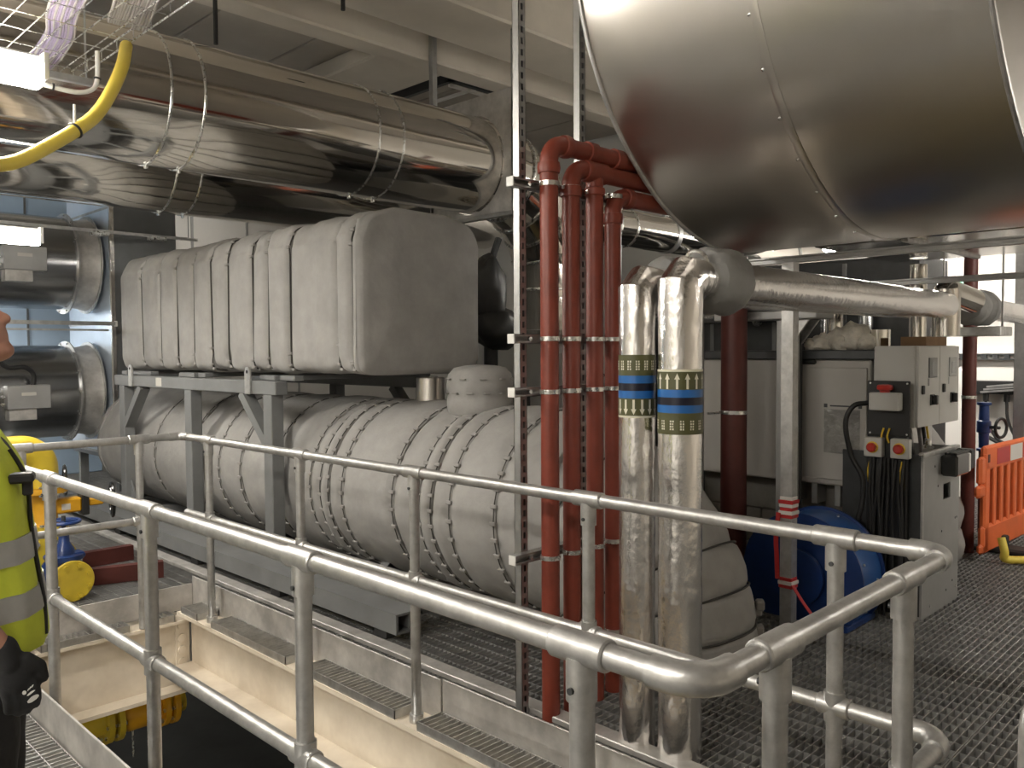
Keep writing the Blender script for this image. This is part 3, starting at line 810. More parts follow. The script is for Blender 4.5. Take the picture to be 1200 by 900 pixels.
# ================================================================ FOIL WRAPPED PIPES
def foil_fn(s): return lambda a, h, i: .0022 * nz(math.cos(a) * 4, math.sin(a) * 4, h * 7 + s) + .0010 * nz(math.cos(a) * 9, math.sin(a) * 9, h * 26 + s)
def wrap(t, x, y, r, a0, a1, z0, z1, name, m, lift=.0012, n=None):
    """thin printed patch lying on an upright cylinder"""
    n = n or max(1, int((a1 - a0) / .18)); mb = MB(); vs = []; fs = []
    for k in range(n + 1):
        a = a0 + (a1 - a0) * k / n
        for z in (z0, z1): vs.append((x + (r + lift) * math.cos(a), y + (r + lift) * math.sin(a), z))
    for k in range(n): fs.append((2 * k, 2 * k + 2, 2 * k + 3, 2 * k + 1))
    mb.add(vs, fs); return mb
def ident_tape(par, x, y, r, z0, z1, down):
    t = thing('pipe_identification_tape', 'olive, blue and black flow tape with arrows pointing ' + ('down' if down else 'up') + ' round a foil wrapped pipe', 'tape')
    L = z1 - z0
    seg = [(0, .035, 'cream'), (.035, .31, 'olive'), (.31, .43, 'band_blue'), (.43, .55, 'band_dark'), (.55, .67, 'band_blue'), (.67, 1, 'olive')]
    if not down: seg = [(1 - b, 1 - a, m) for a, b, m in seg]
    for a, b, m in seg:
        MB().add_hoop((x, y, 0), Z_, [(r - .002, z0 + L * a), (r + .0022, z0 + L * a), (r + .0022, z0 + L * b), (r - .002, z0 + L * b)], 40).build('stripe', m, t)
    n = 14; az = L * .05 if down else L * .70; ah = L * .24; rr = r + .0034
    mesh = None
    for k in range(n):
        a = 2 * PI * k / n; m = MB()
        zt = z0 + az
        def pnt(da, z): return (x + rr * math.cos(a + da), y + rr * math.sin(a + da), z)
        w = .0045 / r; hw = .0105 / r
        if down:
            m.add([pnt(-w, zt + ah * .35), pnt(w, zt + ah * .35), pnt(w, zt + ah), pnt(-w, zt + ah), pnt(-hw, zt + ah * .38), pnt(hw, zt + ah * .38), pnt(0, zt)], [(0, 1, 2, 3), (4, 6, 5)])
        else:
            m.add([pnt(-w, zt), pnt(w, zt), pnt(w, zt + ah * .65), pnt(-w, zt + ah * .65), pnt(-hw, zt + ah * .62), pnt(hw, zt + ah * .62), pnt(0, zt + ah)], [(0, 1, 2, 3), (4, 5, 6)])
        m.build('arrow', 'cream', t, 0)
        # small printed marks, two columns of strokes
        m = MB(); zt2 = z0 + L * (.76 if down else .07); a2 = a + PI / n
        random.seed(k % 4)
        for c in range(2):
            for rw in range(4):
                u0 = a2 + (-.0085 + c * .0095) / r; u1 = u0 + (.0045 + .0025 * random.random()) / r; zz = zt2 + L * .16 * rw / 4
                vs = [(x + rr * math.cos(u), y + rr * math.sin(u), z) for u, z in ((u0, zz), (u1, zz), (u1, zz + L * .028), (u0, zz + L * .028))]
                m.add(vs, [(0, 1, 2, 3)])
        m.build('printed_marks', 'cream', t, 0)
FRX, FRY, FRR = 2.866, 1.885, .088
FLX, FLY, FLR = 2.835, 2.075, .075
def foil_pipe(x, y, r, ztop, xend, label, zr):
    t = thing('foil_wrapped_pipe', label, 'pipe')
    MB().lathe([(r, k * (ztop - r - .10) / 110) for k in range(111)], (x, y, 0), Z_, 40, foil_fn(x)).build('riser', 'foil', t)
    # mitred elbow
    zc = ztop - r
    pts = [(x, y, zc - .18), (x, y, zc - .04), (x + .045, y, zc), (x + .22, y, zc)]
    MB().path(pts, [r * 1.01, r * 1.07, r * 1.07, r * 1.01], 40).build('elbow', 'foil', t)
    m = MB(); m.lathe([(r, x + .3 + k * (xend - x - .3) / 120) for k in range(121)], (0, y, zc), X_, 36, foil_fn(3 + x)); m.build('run', 'foil', t)
    # grey cloth sleeve after the bend
    def cl(a, h, i): return .012 * nz(math.cos(a) * 2.5, math.sin(a) * 2.5, h * 14)
    prof = [(r * .95, .0), (r + .035, .012), (r + .05, .05), (r + .046, .10), (r + .05, .16), (r + .048, .20), (r + .025, .225), (r * .96, .23)]
    lab(MB().lathe(prof, (x + .155, y, zc), X_, 36, cl).build('cloth_sleeve', 'fabric_dark', t, 50), 'grey cloth sleeve over the flange')
    return t, zc
tR, zR = foil_pipe(FRX, FRY, FRR, 2.045, 6.02, 'thicker upright foil wrapped pipe with up arrows, turning into a long level run', 0)
tL, zL = foil_pipe(FLX, FLY, FLR, 2.02, 5.85, 'thinner upright foil wrapped pipe with down arrows beside the red pipes', 0)
ident_tape(tR, FRX, FRY, FRR, 1.335, 1.592, False)
ident_tape(tL, FLX, FLY, FLR, 1.392, 1.650, True)
MB().ring((FRX + .12, FRY, zR + .07), (1, 0, .4), .05, .008, 20, 6).build('loose_wire', 'zinc', tR)

# maroon soil pipe, frame columns and header behind the taped post
mp = thing('maroon_pipe', 'thick maroon upright pipe behind the insulated elbow', 'pipe')
MB().tube((5.02, 2.88, 0), (5.02, 2.88, 2.28), .086, 28).build('pipe', 'maroon', mp)
for z in (1.25,):
    MB().add_hoop((5.02, 2.88, z), Z_, [(.086, -.012), (.092, -.012), (.092, .012), (.086, .012)], 28).build('pipe_clamp', 'zinc', mp)
    MB().tube((4.80, 2.95, z), (4.94, 2.90, z), .008, 8).build('clamp_stud', 'zinc', mp)
strut_col(4.72, 2.98, 0, 2.28, 'dark slotted column between the insulated elbow and the maroon pipe', .07)
pf = thing('profile_frame', 'aluminium profile column and header beside the maroon pipe', 'frame')
for k, x in enumerate((5.21, 5.27, 5.33)):
    m = MB(); m.box((x - .029, 2.56, 0), (x + .029, 2.66, 1.86), .004)
    m.build('column_profile', 'panel_grey', pf)
    for d in (-.012, .012): MB().box((x + d - .004, 2.555, .02), (x + d + .004, 2.5615, 1.84)).build('groove', 'steel_dark', pf)
for z in (1.865, 1.925): MB().box((5.13, 2.36, z), (5.38, 3.10, z + .055), .006).build('header_profile', 'panel_grey', pf)
for x in (5.20, 5.34): MB().prism([(2.56, 1.86), (2.44, 1.86), (2.56, 1.70)], x - .01, x + .01, 'YZ').build('gusset', 'galv', pf)

# polished pipe crossing behind the red pipes
bp2 = thing('polished_pipe', 'polished pipe with narrow bands crossing behind the red pipe bends', 'pipe')
MB().lathe([(.165, 5.3 + k * .25) for k in range(19)], (0, 4.5, 2.74), X_, 40, lambda a, h, i: .002 * nz(h, math.cos(a) * 2, math.sin(a) * 2)).build('shell', 'chrome', bp2)
for x in (5.72, 5.95, 7.4): MB().add_hoop((x, 4.5, 2.74), X_, [(.162, -.009), (.172, -.009), (.172, .009), (.162, .009)], 40).build('clamp_band', 'zinc', bp2)
for x in (6.6, 9.0):
    MB().box((x - .04, 4.48, 2.905), (x + .04, 4.52, 5.28), .003).build('hanger_bar', 'strut', bp2)
    MB().add_hoop((x, 4.5, 2.74), X_, [(.164, -.03), (.172, -.03), (.172, .03), (.164, .03)], 40).build('hanger_ring', 'strut', bp2)

# ================================================================ BOILER, CONTROL CABINET AND BURNER FAN
bo = thing('boiler_unit', 'grey white boiler casing with a document pouch on its front', 'boiler')
MB().box((5.44, 2.14, .76), (6.6, 3.5, 1.60), .01).build('casing', 'cabinet_white', bo)
MB().box((5.40, 2.10, 1.60), (6.62, 3.55, 1.66), .006).build('top_plate', 'steel_dark', bo)
MB().box((5.425, 2.16, .80), (5.445, 2.70, 1.545), .004).build('front_door', 'cabinet_white', bo)
MB().box((5.41, 2.50, 1.565), (5.44, 2.72, 1.60), .01).build('grab_slot', 'black', bo)
MB().box((5.41, 2.60, 1.08), (5.426, 2.635, 1.20), .003).build('latch', 'black', bo)
MB().box((5.4245, 2.25, 1.287), (5.4255, 2.40, 1.297)).build('printed_heading', 'steel_dark', bo)
for y in (2.43, 2.20): MB().box((5.4245, y - .012, 1.28), (5.4255, y + .012, 1.305)).build('printed_symbol', 'steel_dark', bo)
m = MB(); n = 14; vs = []; fs = []
for i in range(n + 1):
    for j in range(n + 1):
        y = 2.20 + .24 * i / n; z = .98 + .29 * j / n
        vs.append((5.424 - .012 * math.sin(PI * i / n) * (1 - .4 * j / n) - .004 * nz(y * 18, z * 18, 2), y, z))
for i in range(n):
    for j in range(n): a = i * (n + 1) + j; fs.append((a, a + 1, a + n + 2, a + n + 1))
lab(m.add(vs, fs).build('document_pouch', 'plastic_bag', bo, 60), 'crumpled clear document pouch')
# blockwork base below the boiler, in separate blocks
pb = thing('block_plinth', 'concrete block plinth carrying the boiler casing', 'plinth')
for r in range(3):
    for k in range(4):
        z = .005 + r * .25; y = 2.2 + k * .32 + (.16 if r % 2 else 0)
        MB().box((5.62, y + .004, z), (6.5, y + .316, z + .242), .008).build('concrete_block', 'block', pb)
for y in (2.36, 2.52, 2.66): MB().box((5.46, y - .02, .62), (5.60, y + .02, .76), .003).build('spacer_bracket', 'panel_grey', pb)
# blue burner fan
bf = thing('burner_fan', 'blue snail shaped burner fan housing on the grating below the boiler', 'fan')
FY, FZ = 2.33, .28
def volute(a): return .34 + .045 * (a / (2 * PI))
prof = [(FY + volute(2 * PI * k / 40) * math.cos(2 * PI * k / 40 - 2.2), FZ + volute(2 * PI * k / 40) * math.sin(2 * PI * k / 40 - 2.2)) for k in range(41)]
prof = [(y, max(z, .004)) for y, z in prof]
MB().prism(prof[:40], 4.86, 5.16, 'YZ').build('volute', 'blue_fan', bf, 30)
big = [(FY + (y - FY) * 1.05, max(.003, FZ + (z - FZ) * 1.05)) for y, z in prof[:40]]
for x in (4.845, 5.16): MB().prism(big, x, x + .015, 'YZ').build('side_plate', 'blue', bf, 30)  # deeper blue than the rim: shade on the face put into the colour
MB().lathe([(.10, 0), (.17, .0), (.17, .03), (.10, .05)], (4.80, FY, FZ), X_, 32).build('inlet_ring', 'blue', bf)
MB().box((4.86, FY + .1, .25), (5.16, FY + .19, .55), .01).build('outlet', 'blue_fan', bf)
MB().box((4.80, FY - .32, .001), (5.22, FY - .1, .04), .005).build('foot', 'blue', bf)
for k in range(8):
    a = -.9 + k * .3; MB().tube((4.93 + .16 * (k % 2), FY - .365 * math.cos(a) * 1.02, FZ + .365 * math.sin(a) * 1.02), (4.93 + .16 * (k % 2), FY - .385 * math.cos(a), FZ + .385 * math.sin(a)), .008, 6).build('bolt', 'zinc', bf)
# control cabinet
cc = thing('control_cabinet', 'light grey control cabinet with two doors and small screens', 'cabinet')
CX0, CX1, CY0, CY1, CZ0, CZ1 = 5.36, 6.12, 1.83, 2.09, 1.18, 1.685
MB().box((CX0, CY0 + .012, CZ0), (CX1, CY1, CZ1), .004).build('body', 'cabinet', cc)
hw = (CX1 - CX0) / 2
for k in range(2):
    xa = CX0 + k * hw + .002; xb = CX0 + (k + 1) * hw - .003
    d = MB().box((xa, CY0 - .008, CZ0 + .003), (xb, CY0 + .011, CZ1 - .003), .003).build('door', 'cabinet', cc)
    s = MB().box((xa + .17, CY0 - .016, CZ1 - .20), (xa + .31, CY0 - .007, CZ1 - .075), .002).build('screen_bezel', 'screen_frame' if k == 0 else 'panel_grey', d)
    MB().box((xa + .205, CY0 - .018, CZ1 - .18), (xa + .28, CY0 - .0155, CZ1 - .105)).build('screen', 'screen', d)
    MB().box((xa + .165, CY0 - .010, CZ1 - .25), (xa + .185, CY0 - .007, CZ1 - .205)).build('label_plate', 'screen_frame' if k == 0 else 'panel_grey', d)
    MB().box((xa + .05, CY0 - .02, CZ1 - .30), (xa + .085, CY0 - .007, CZ1 - .245), .004).build('lock', 'black', d)
    m = MB(); m.box((xa + .20, CY0 - .018, CZ1 - .375), (xa + .27, CY0 - .007, CZ1 - .305), .004); m.box((xa + .222, CY0 - .045, CZ1 - .37), (xa + .25, CY0 - .016, CZ1 - .31), .004)
    m.build('rotary_switch', 'black_gloss', d)
# black board with stop button and junction box
bb = thing('isolator_board', 'black board with a grey junction box and a red stop button on top', 'board')
MB().box((5.285, 1.845, 1.13), (5.30, 2.10, 1.47), .004).build('board', 'black', bb)
MB().box((5.30, 1.93, 1.15), (5.36, 2.0, 1.40), .004).build('stand_off', 'panel_grey', bb)
MB().box((5.215, 1.885, 1.29), (5.285, 2.065, 1.40), .006).build('junction_box', 'cabinet', bb)
MB().lathe([(.030, 0), (.030, .012), (.045, .018), (.048, .032), (.042, .046), (.015, .05)], (5.25, 1.98, 1.40), Z_, 24).build('stop_button', 'stop_red', bb)
for y in (1.86, 2.08):
    for z in (1.145, 1.455): MB().tube((5.28, y, z), (5.286, y, z), .006, 8).build('screw', 'zinc', bb)
for i, y in enumerate((2.045, 1.885)):
    t = thing('isolator_switch', 'small grey isolator box with a red knob, ' + ('beside the bent black conduit' if i == 0 else 'beside the open lower enclosure'), 'switch')
    MB().box((5.235, y - .055, 1.00), (5.29, y + .055, 1.12), .005).build('box', 'cabinet', t)
    MB().lathe([(.036, 0), (.036, .006), (.030, .008)], (5.236, y, 1.06), -X_, 24).build('knob_ring', 'stop_yellow', t)
    MB().lathe([(.028, .0), (.028, .025), (.018, .032)], (5.23, y, 1.06), -X_, 20).build('knob', 'stop_red', t)
MB_post = MB().box((5.29, 1.86, .03), (5.33, 2.10, 1.14), .004).build('switch_backplate', 'black'); tag(MB_post, 'narrow black backplate behind the isolator switches', 'board')
cb = thing('cable_bundle', 'black and green-yellow cables dropping behind the isolator switches', 'cables')
random.seed(11)
for k in range(10):
    y = 1.87 + .2 * k / 9; z0 = 1.0 - .02 * random.random()
    pts = spline([(5.27, y, z0), (5.24 + .03 * random.random(), y + .02 * (random.random() - .5), .8), (5.25, y + .03 * (random.random() - .5), .55), (5.22 + .05 * random.random(), y + .05 * (random.random() - .5), .02)], 5)
    MB().path(pts, .008 + .004 * random.random(), 8).build('cable', 'black', cb)
for k, y in enumerate((1.99, 1.955, 1.88, 2.07)):
    MB().path(spline([(5.268, y, 1.18 if k < 2 else .98), (5.262, y + .012, 1.13 if k < 2 else .9), (5.27, y + .004, 1.09 if k < 2 else .8)], 4), .006, 8).build('earth_wire', 'stop_yellow', cb)
cn = MB().path(spline([(5.27, 2.09, 1.33), (5.22, 2.16, 1.31), (5.20, 2.20, 1.20), (5.22, 2.17, 1.0), (5.23, 2.10, .85), (5.22, 2.12, .62), (5.22, 2.22, .48), (5.30, 2.4, .46)], 7), .016, 12).build('conduit', 'black')
tag(cn, 'thick black flexible conduit looping beside the isolator board', 'conduit')
# lower open enclosure with grey front sheet
le = thing('lower_enclosure', 'open topped enclosure with a grey sheet front standing on the grating', 'enclosure')
EYF = 1.785; EX0, EX1 = 5.35, 6.03
# front sheet with a rectangular window
wx0, wx1, wz0, wz1 = 5.72, 5.86, .70, .80
m = MB()
for a, b in (((EX0, .02), (wx0, 1.02)), ((wx1, .02), (EX1, 1.02)), ((wx0, .02), (wx1, wz0)), ((wx0, wz1), (wx1, 1.02))):
    m.box((a[0], EYF, a[1]), (b[0], EYF + .012, b[1]))
m.build('front_sheet', 'panel_grey', le)
MB().box((EX0, EYF - .004, 1.0), (EX1, EYF + .03, 1.03), .004).build('top_edge', 'galv', le)
MB().box((EX0, EYF + .012, .02), (EX0 + .012, 2.28, 1.02), .002).build('side_sheet', 'steel_dark', le)
MB().box((EX1 - .012, EYF + .012, .02), (EX1, 2.12, 1.02), .002).build('side_sheet', 'panel_grey', le)
MB().box((EX0 - .004, EYF - .002, .25), (EX0 + .02, EYF + .012, .98), .002).build('corner_angle', 'galv', le)
MB().box((EX0, EYF, .0), (EX1, 2.1, .02)).build('floor_sheet', 'panel_grey', le)
MB().box((EX0 + .02, 2.06, .9), (EX1 - .02, 2.1, .96), .003).build('inner_rail', 'galv', le)
MB().bar((EX0 + .05, 2.0, .98), (EX0 + .5, 1.85, .93), .03, .02).build('inner_rail', 'galv', le)
random.seed(5)
for k in range(9):
    x = 5.45 + k * .06; y = 1.88 + .1 * random.random()
    MB().path(spline([(x, y, .8), (x + .02, y + .02, .95), (x + .01, y + .03, 1.08), (x + .02, y + .05, 1.185)], 4), .008 + .004 * (k % 3), 8).build('cable', ('stop_yellow', 'black', 'grey_cable')[k % 3], le)
MB().lathe([(.035, 0), (.035, .05), (.02, .06), (.02, .1)], (5.78, 1.90, .98), Z_, 16).build('gland', 'zinc', le)
for k in range(3):
    MB().path(spline([(5.72, 1.84 + k * .012, .72), (5.77, 1.82, .76 - .01 * k), (5.83, 1.83, .74 + .02 * k), (5.87, 1.86, .79)], 5), .005, 6).build('cable', 'zinc', le)
for (x, z) in ((5.62, .80), (5.70, .50), (5.96, .55), (5.99, .551), (5.85, .88), (5.56, .93), (5.47, .30), (5.80, .10), (5.92, .14)):
    MB().tube((x, EYF - .001, z), (x, EYF + .002, z), .008, 10).build('hole', 'black_hole', le)
for (x, z) in ((5.50, .06), (5.98, .09)): MB().tube((x, EYF - .006, z), (x, EYF, z), .008, 8).build('rivet', 'zinc', le)
ac = thing('actuator', 'black actuator box on the grey sheet front', 'actuator')
MB().box((5.66, EYF - .10, .86), (5.90, EYF - .001, .995), .012).build('housing', 'black_gloss', ac)
MB().box((5.90, EYF - .10, .87), (5.935, EYF - .012, .99), .006).build('end_plate', 'white_cap', ac)
MB().box((5.935, EYF - .10, .88), (6.02, EYF - .002, 1.01), .01).build('rear_housing', 'black', ac)
for k in range(3): MB().box((5.68, EYF - .09 + k * .028, .995), (6.0, EYF - .072 + k * .028, 1.008), .003).build('rib', 'black', ac)
# things on top
tag(MB().box((5.72, 1.90, 1.686), (6.10, 2.06, 1.745), .002).build('cardboard_box', 'cardboard'), 'flat brown cardboard box lying on the control cabinet', 'box')
for k, (x, y, r, z0, z1, l) in enumerate(((5.52, 2.74, .055, 1.661, 2.2, 'short chrome stub behind the profile column on the boiler'), (5.84, 2.56, .06, 1.661, 2.1, 'chrome stub next to the white wool on the boiler'),
                                        (5.95, 2.30, .085, 1.661, 1.80, 'wide chrome cap on the boiler beside the wool'), (6.35, 2.17, .06, 1.661, 2.27, 'tall chrome pipe rising behind the control cabinet'))):
    t = thing('chrome_stub', l, 'pipe')
    MB().lathe([(r, 0), (r, z1 - z0)], (x, y, z0), Z_, 24).build('pipe', 'chrome', t)
    MB().lathe([(r, 0), (r + .02, 0), (r + .02, .02), (r, .02)], (x, y, z0 + .0), Z_, 24).build('flange', 'zinc', t)
ct = thing('wrapped_upright_pipe', 'polished upright pipe meeting the end of the long foil run', 'pipe')
MB().lathe([(.088, 0), (.088, .32)], (6.16, 1.92, 1.75), Z_, 32).build('pipe', 'chrome', ct)
MB().path(bend([(6.16, 1.92, 2.0), (6.16, 1.92, 2.06), (6.5, 1.85, 2.0)], .06), .085, 24).build('elbow', 'chrome', ct)
wl = thing('mineral_wool', 'white tuft of mineral wool lying on the boiler top', 'insulation')
for k, (x, y, z, r) in enumerate(((5.52, 2.50, 1.70, .07), (5.56, 2.40, 1.72, .09), (5.58, 2.30, 1.74, .10), (5.55, 2.22, 1.71, .06), (5.66, 2.36, 1.76, .08), (5.50, 2.56, 1.69, .05))):
    m = MB(); rings = []
    for i in range(1, 12):
        th = PI * i / 12; ring = []
        for j in range(18):
            a = 2 * PI * j / 18; d = Vector((math.sin(th) * math.cos(a), math.sin(th) * math.sin(a), math.cos(th)))
            rr = r * (1 + .35 * nz(d.x * 2.2 + k, d.y * 2.2, d.z * 2.2)); q = Vector((x, y, z)) + d * rr; q.z = max(q.z, 1.662); ring.append(q)
        rings.append(ring)
    m.loft(rings).build('tuft', 'wool', wl, 60)

# white boiler behind, under the polished bend
b2 = thing('rear_boiler', 'pale boiler casing under the bend of the polished flue', 'boiler')
MB().box((6.05, 5.3, .3), (7.4, 6.7, 1.82), .02).build('casing', 'cabinet', b2)
MB().box((6.03, 5.28, 1.40), (7.42, 5.305, 1.43), .004).build('trim_strip', 'zinc', b2)
MB().box((5.98, 5.2, 1.64), (6.5, 5.3, 1.72), .004).build('light_bracket', 'lamp_body', b2)
for x in (6.1, 7.3):
    for y in (5.4, 6.6): MB().box((x - .05, y - .05, .0), (x + .05, y + .05, .3), .004).build('leg', 'frame_grey', b2)
MB().add_hoop((6.63, 6.0, 1.85), Z_, [(.30, -.03), (.40, -.03), (.40, .03), (.30, .03)], 40).build('flue_collar', 'chrome', b2)
# dark wrapped valve behind the box vessel
wv = thing('wrapped_valve', 'dark cloth wrapped valve beside the dark end cover of the box vessel', 'valve')
def sack(name, x, y, z, rx, rz, sd, mt='black_cloth', par=None):
    rings = []
    for i in range(1, 14):
        th = PI * i / 14; ring = []
        for j in range(24):
            a = 2 * PI * j / 24; d = Vector((math.sin(th) * math.cos(a), math.sin(th) * math.sin(a), math.cos(th)))
            rr = 1 + .22 * nz(d.x * 1.8 + sd, d.y * 1.8, d.z * 1.8); ring.append((x + d.x * rx * rr, y + d.y * rx * rr, z + d.z * rz * rr))
        rings.append(ring)
    return MB().loft(rings).build(name, mt, par, 60)
sack('cloth_wrap', 4.86, 5.1, 2.15, .17, .32, 3, 'steel_dark', wv); sack('cloth_wrap', 4.92, 5.05, 1.86, .20, .18, 7, 'steel_dark', wv)
MB().tube((4.9, 5.1, 1.34), (4.9, 5.1, 1.8), .06, 14).build('neck', 'steel_dark', wv)
MB().tube((4.9, 5.1, 2.4), (5.0, 5.1, 2.62), .03, 10).build('stem', 'steel_dark', wv)
MB().box((4.6, 4.9, .9), (5.2, 5.3, 1.34), .03).build('body', 'steel_dark', wv)
MB().box((4.7, 4.95, .0), (5.1, 5.25, .9), .01).build('stand', 'frame_grey', wv)

# dark box added behind the boiler to darken the background
dc = thing('backdrop_box', 'large dark box added as a backdrop behind the boiler', 'casing')
MB().box((7.75, 2.62, .10), (8.45, 5.6, 2.5), .02).build('casing', 'steel_dark', dc)
for y in (3.3, 4.0, 4.7): MB().box((7.735, y - .02, .15), (7.752, y + .02, 2.46), .003).build('panel_joint', 'frame_grey', dc)
for y in (2.75, 5.45):
    for x in (7.85, 8.35): MB().box((x - .05, y - .05, 0), (x + .05, y + .05, .1), .004).build('foot', 'frame_grey', dc)
for k, (y, z, rr) in enumerate(((3.05, 2.05, .07), (3.35, 2.2, .05), (3.65, 1.98, .06))):
    t = thing('branch_pipe', ('thick', 'thin', 'middle sized')[k] + ' polished branch pipe crossing in front of the added dark backdrop box', 'pipe')
    xx = 7.63 - .16 * k
    MB().path(bend([(xx, y, 0), (xx, y, z), (xx, 5.4 - k * .4, z)], .12), rr, 20).build('pipe', 'dark_chrome', t)
    MB().add_hoop((xx, y + .3, z), Y_, [(rr - .01, -.015), (rr + .03, -.015), (rr + .03, .015), (rr - .01, .015)], 24).build('flange', 'zinc', t)

# ================================================================ FAR SIDE BY THE WHITE WALL
sp2 = thing('maroon_pipe', 'slim maroon upright pipe between the control cabinet and the white wall', 'pipe')
MB().tube((7.45, 2.14, 0), (7.45, 2.14, 2.6), .052, 20).build('pipe', 'maroon', sp2)
MB().add_hoop((7.45, 2.14, 1.27), Z_, [(.052, -.012), (.058, -.012), (.058, .012), (.052, .012)], 20).build('pipe_clamp', 'zinc', sp2)
fr2 = thing('foil_wrapped_pipe', 'distant foil pipe with grey cloth sleeves near the white wall', 'pipe')
MB().path([(7.25, 2.0, 1.98), (9.9, 1.98, 1.93)], .085, 24).build('run', 'foil', fr2)
for x in (6.84, 7.10):
    prof = [(.06, .0), (.11, .012), (.14, .05), (.14, .16), (.10, .2), (.06, .21)]
    MB().lathe(prof, (x, 2.0, 1.98), X_, 28, lambda a, h, i: .01 * nz(math.cos(a) * 3, math.sin(a) * 3, h * 9)).build('cloth_sleeve', 'fabric_dark', fr2)
MB().box((7.0, 1.8, 1.76), (7.3, 2.3, 1.83), .005).build('bearer', 'galv', fr2)
MB().tube((7.15, 2.25, 1.83), (7.15, 2.25, 5.28), .008, 8).build('hanger_rod', 'galv', fr2); MB().tube((7.15, 1.83, 1.83), (7.15, 1.83, 5.28), .008, 8).build('hanger_rod', 'galv', fr2)
wr = bpy.data.objects['wall_right']
sr = thing('perforated_rail', 'black perforated rail fixed across the white wall', 'rail')
za = P(1170, 418, X=10.1).z
m = MB(); m.box((10.12, 1.2, za - .035), (10.16, 3.2, za - .02)); m.box((10.12, 1.2, za + .02), (10.16, 3.2, za + .035))
y = 1.2
while y < 3.2: m.box((10.12, y, za - .021), (10.16, y + .05, za + .021)); y += .11
m.build('rail', 'steel_dark', sr, 0); MB().box((10.16, 1.2, za - .03), (10.198, 3.2, za + .03)).build('packer', 'wall_white', sr)
ck = thing('cable_trunking', 'black cable trunking with drooping cables on the white wall', 'trunking')
zk = P(1170, 455, X=10.1).z
MB().box((10.0, 1.3, zk - .06), (10.19, 2.9, zk + .08), .005).build('trunking', 'black', ck)
for k in range(3): MB().bar((9.96, 2.75 - k * .03, zk - .04 + .03 * k), (9.96, 2.35, zk + .03 * k), .02, .02).build('loose_bar', 'galv', ck)
for k in range(6):
    y = 2.72 - k * .2
    MB().tube((10.05, y, zk - .14), (10.05, y, zk - .06), .03, 10).build('gland', 'black', ck)
    MB().path(spline([(10.05, y, zk - .14), (10.05, y - .02, zk - .35), (10.04, y - .14, zk - .56), (10.04, y - .4, zk - .62)], 5), .016, 8).build('cable', 'black', ck)
MB().path([(10.05, 2.75, zk - .5), (10.05, 2.5, zk - .63), (10.05, 1.3, zk - .62)], .022, 8).build('cable', 'black', ck)
gv = thing('gate_valve', 'small blue valve with a black handwheel near the white wall', 'valve')
vp = P(1153, 500, X=8.4)
MB().lathe([(.06, -.22), (.06, -.2), (.04, -.19), (.045, -.06), (.06, -.05), (.06, .05), (.045, .06), (.04, .19), (.06, .2), (.06, .22)], vp, Z_, 20).build('body', 'blue', gv)
MB().tube(vp, vp + Vector((-.04, -.14, 0)), .015, 10).build('stem', 'steel_dark', gv)
MB().ring(vp + Vector((-.045, -.15, 0)), (-.3, -1, 0), .085, .014, 24, 8).build('handwheel', 'black', gv)
MB().tube((vp.x, vp.y, 0), (vp.x, vp.y, vp.z - .2), .04, 14).build('riser', 'maroon', gv)
strut_col(8.9, P(1196, 430, X=8.9).y, 0, 2.6, 'slotted dark column in front of the white wall', .09)
cdt = thing('wall_conduit', 'thin grey conduit bending down the white wall', 'conduit')
MB().path(bend([(10.16, 1.6, 2.9), (10.16, 2.02, 2.9), (10.16, 2.02, 2.3)], .1), .02, 10).build('conduit', 'galv', cdt)
ex = thing('exit_sign', 'small glowing green exit sign hanging beyond the foil run', 'sign')
ep = P(1121, 336, X=9.6)
MB().box((ep.x - .02, ep.y - .13, ep.z - .07), (ep.x + .02, ep.y + .13, ep.z + .07), .006).build('box', 'lamp_body', ex)
MB().box((ep.x - .024, ep.y - .12, ep.z - .06), (ep.x - .021, ep.y + .12, ep.z + .06)).build('face', 'exit_glow', ex)
MB().tube((ep.x, ep.y, ep.z + .07), (ep.x, ep.y, 5.28), .008, 6).build('hanger_rod', 'strut', ex)
# grey wrapped elbow behind the barrier
d2 = thing('insulated_elbow', 'grey quilted elbow on the grating behind the orange barrier', 'duct')
for i, (z0, z1, r0, r1) in enumerate(((.004, .24, .34, .35), (.25, .50, .34, .335), (.51, .78, .335, .30), (.79, 1.12, .30, .12))):
    prof = [(r0 - .02, z0)] + [(r0 + (r1 - r0) * k / 6 + .02 * math.sin(PI * k / 6), z0 + (z1 - z0) * (.05 + .9 * k / 6)) for k in range(7)] + [(r1 - .02, z1)]
    MB().lathe(prof, (7.05 - .06 * max(0, i - 1), 2.42, 0), Z_, 32, lambda a, h, i: .012 * nz(math.cos(a) * 3, math.sin(a) * 3, h * 12)).build('jacket_panel', 'fabric', d2, 50)
# orange barrier
ob = thing('safety_barrier', 'orange plastic pedestrian barrier with vertical slots', 'barrier')
BS = Vector((7.19, 1.97, 0)); BD = Vector((1, -.05, 0)).normalized(); BN = Vector((BD.y, -BD.x, 0))
def bpart(name, s0, s1, z0, z1, mt='orange', th=.045, c=.008, off=0.0):
    m = MB(); m.M = Matrix.Translation(BS) @ Matrix.Rotation(math.atan2(BD.y, BD.x), 4, 'Z'); m.box((s0, -th / 2 + off, z0), (s1, th / 2 + off, z1), c); return m.build(name, mt, ob)
HB = .90
bpart('top_rail', .03, 2.0, HB - .20, HB, c=.02); bpart('bottom_rail', .0, 2.0, .05, .27, c=.02)
bpart('end_stile', .03, .14, .05, HB - .05, c=.015); bpart('end_stile', 1.88, 1.99, .05, HB - .05, c=.015)
bpart('hook', -.10, .05, .50, .60, c=.02); bpart('hook', -.06, .05, HB - .30, HB - .08, c=.02); bpart('hook', -.03, .05, .05, .13, c=.02)
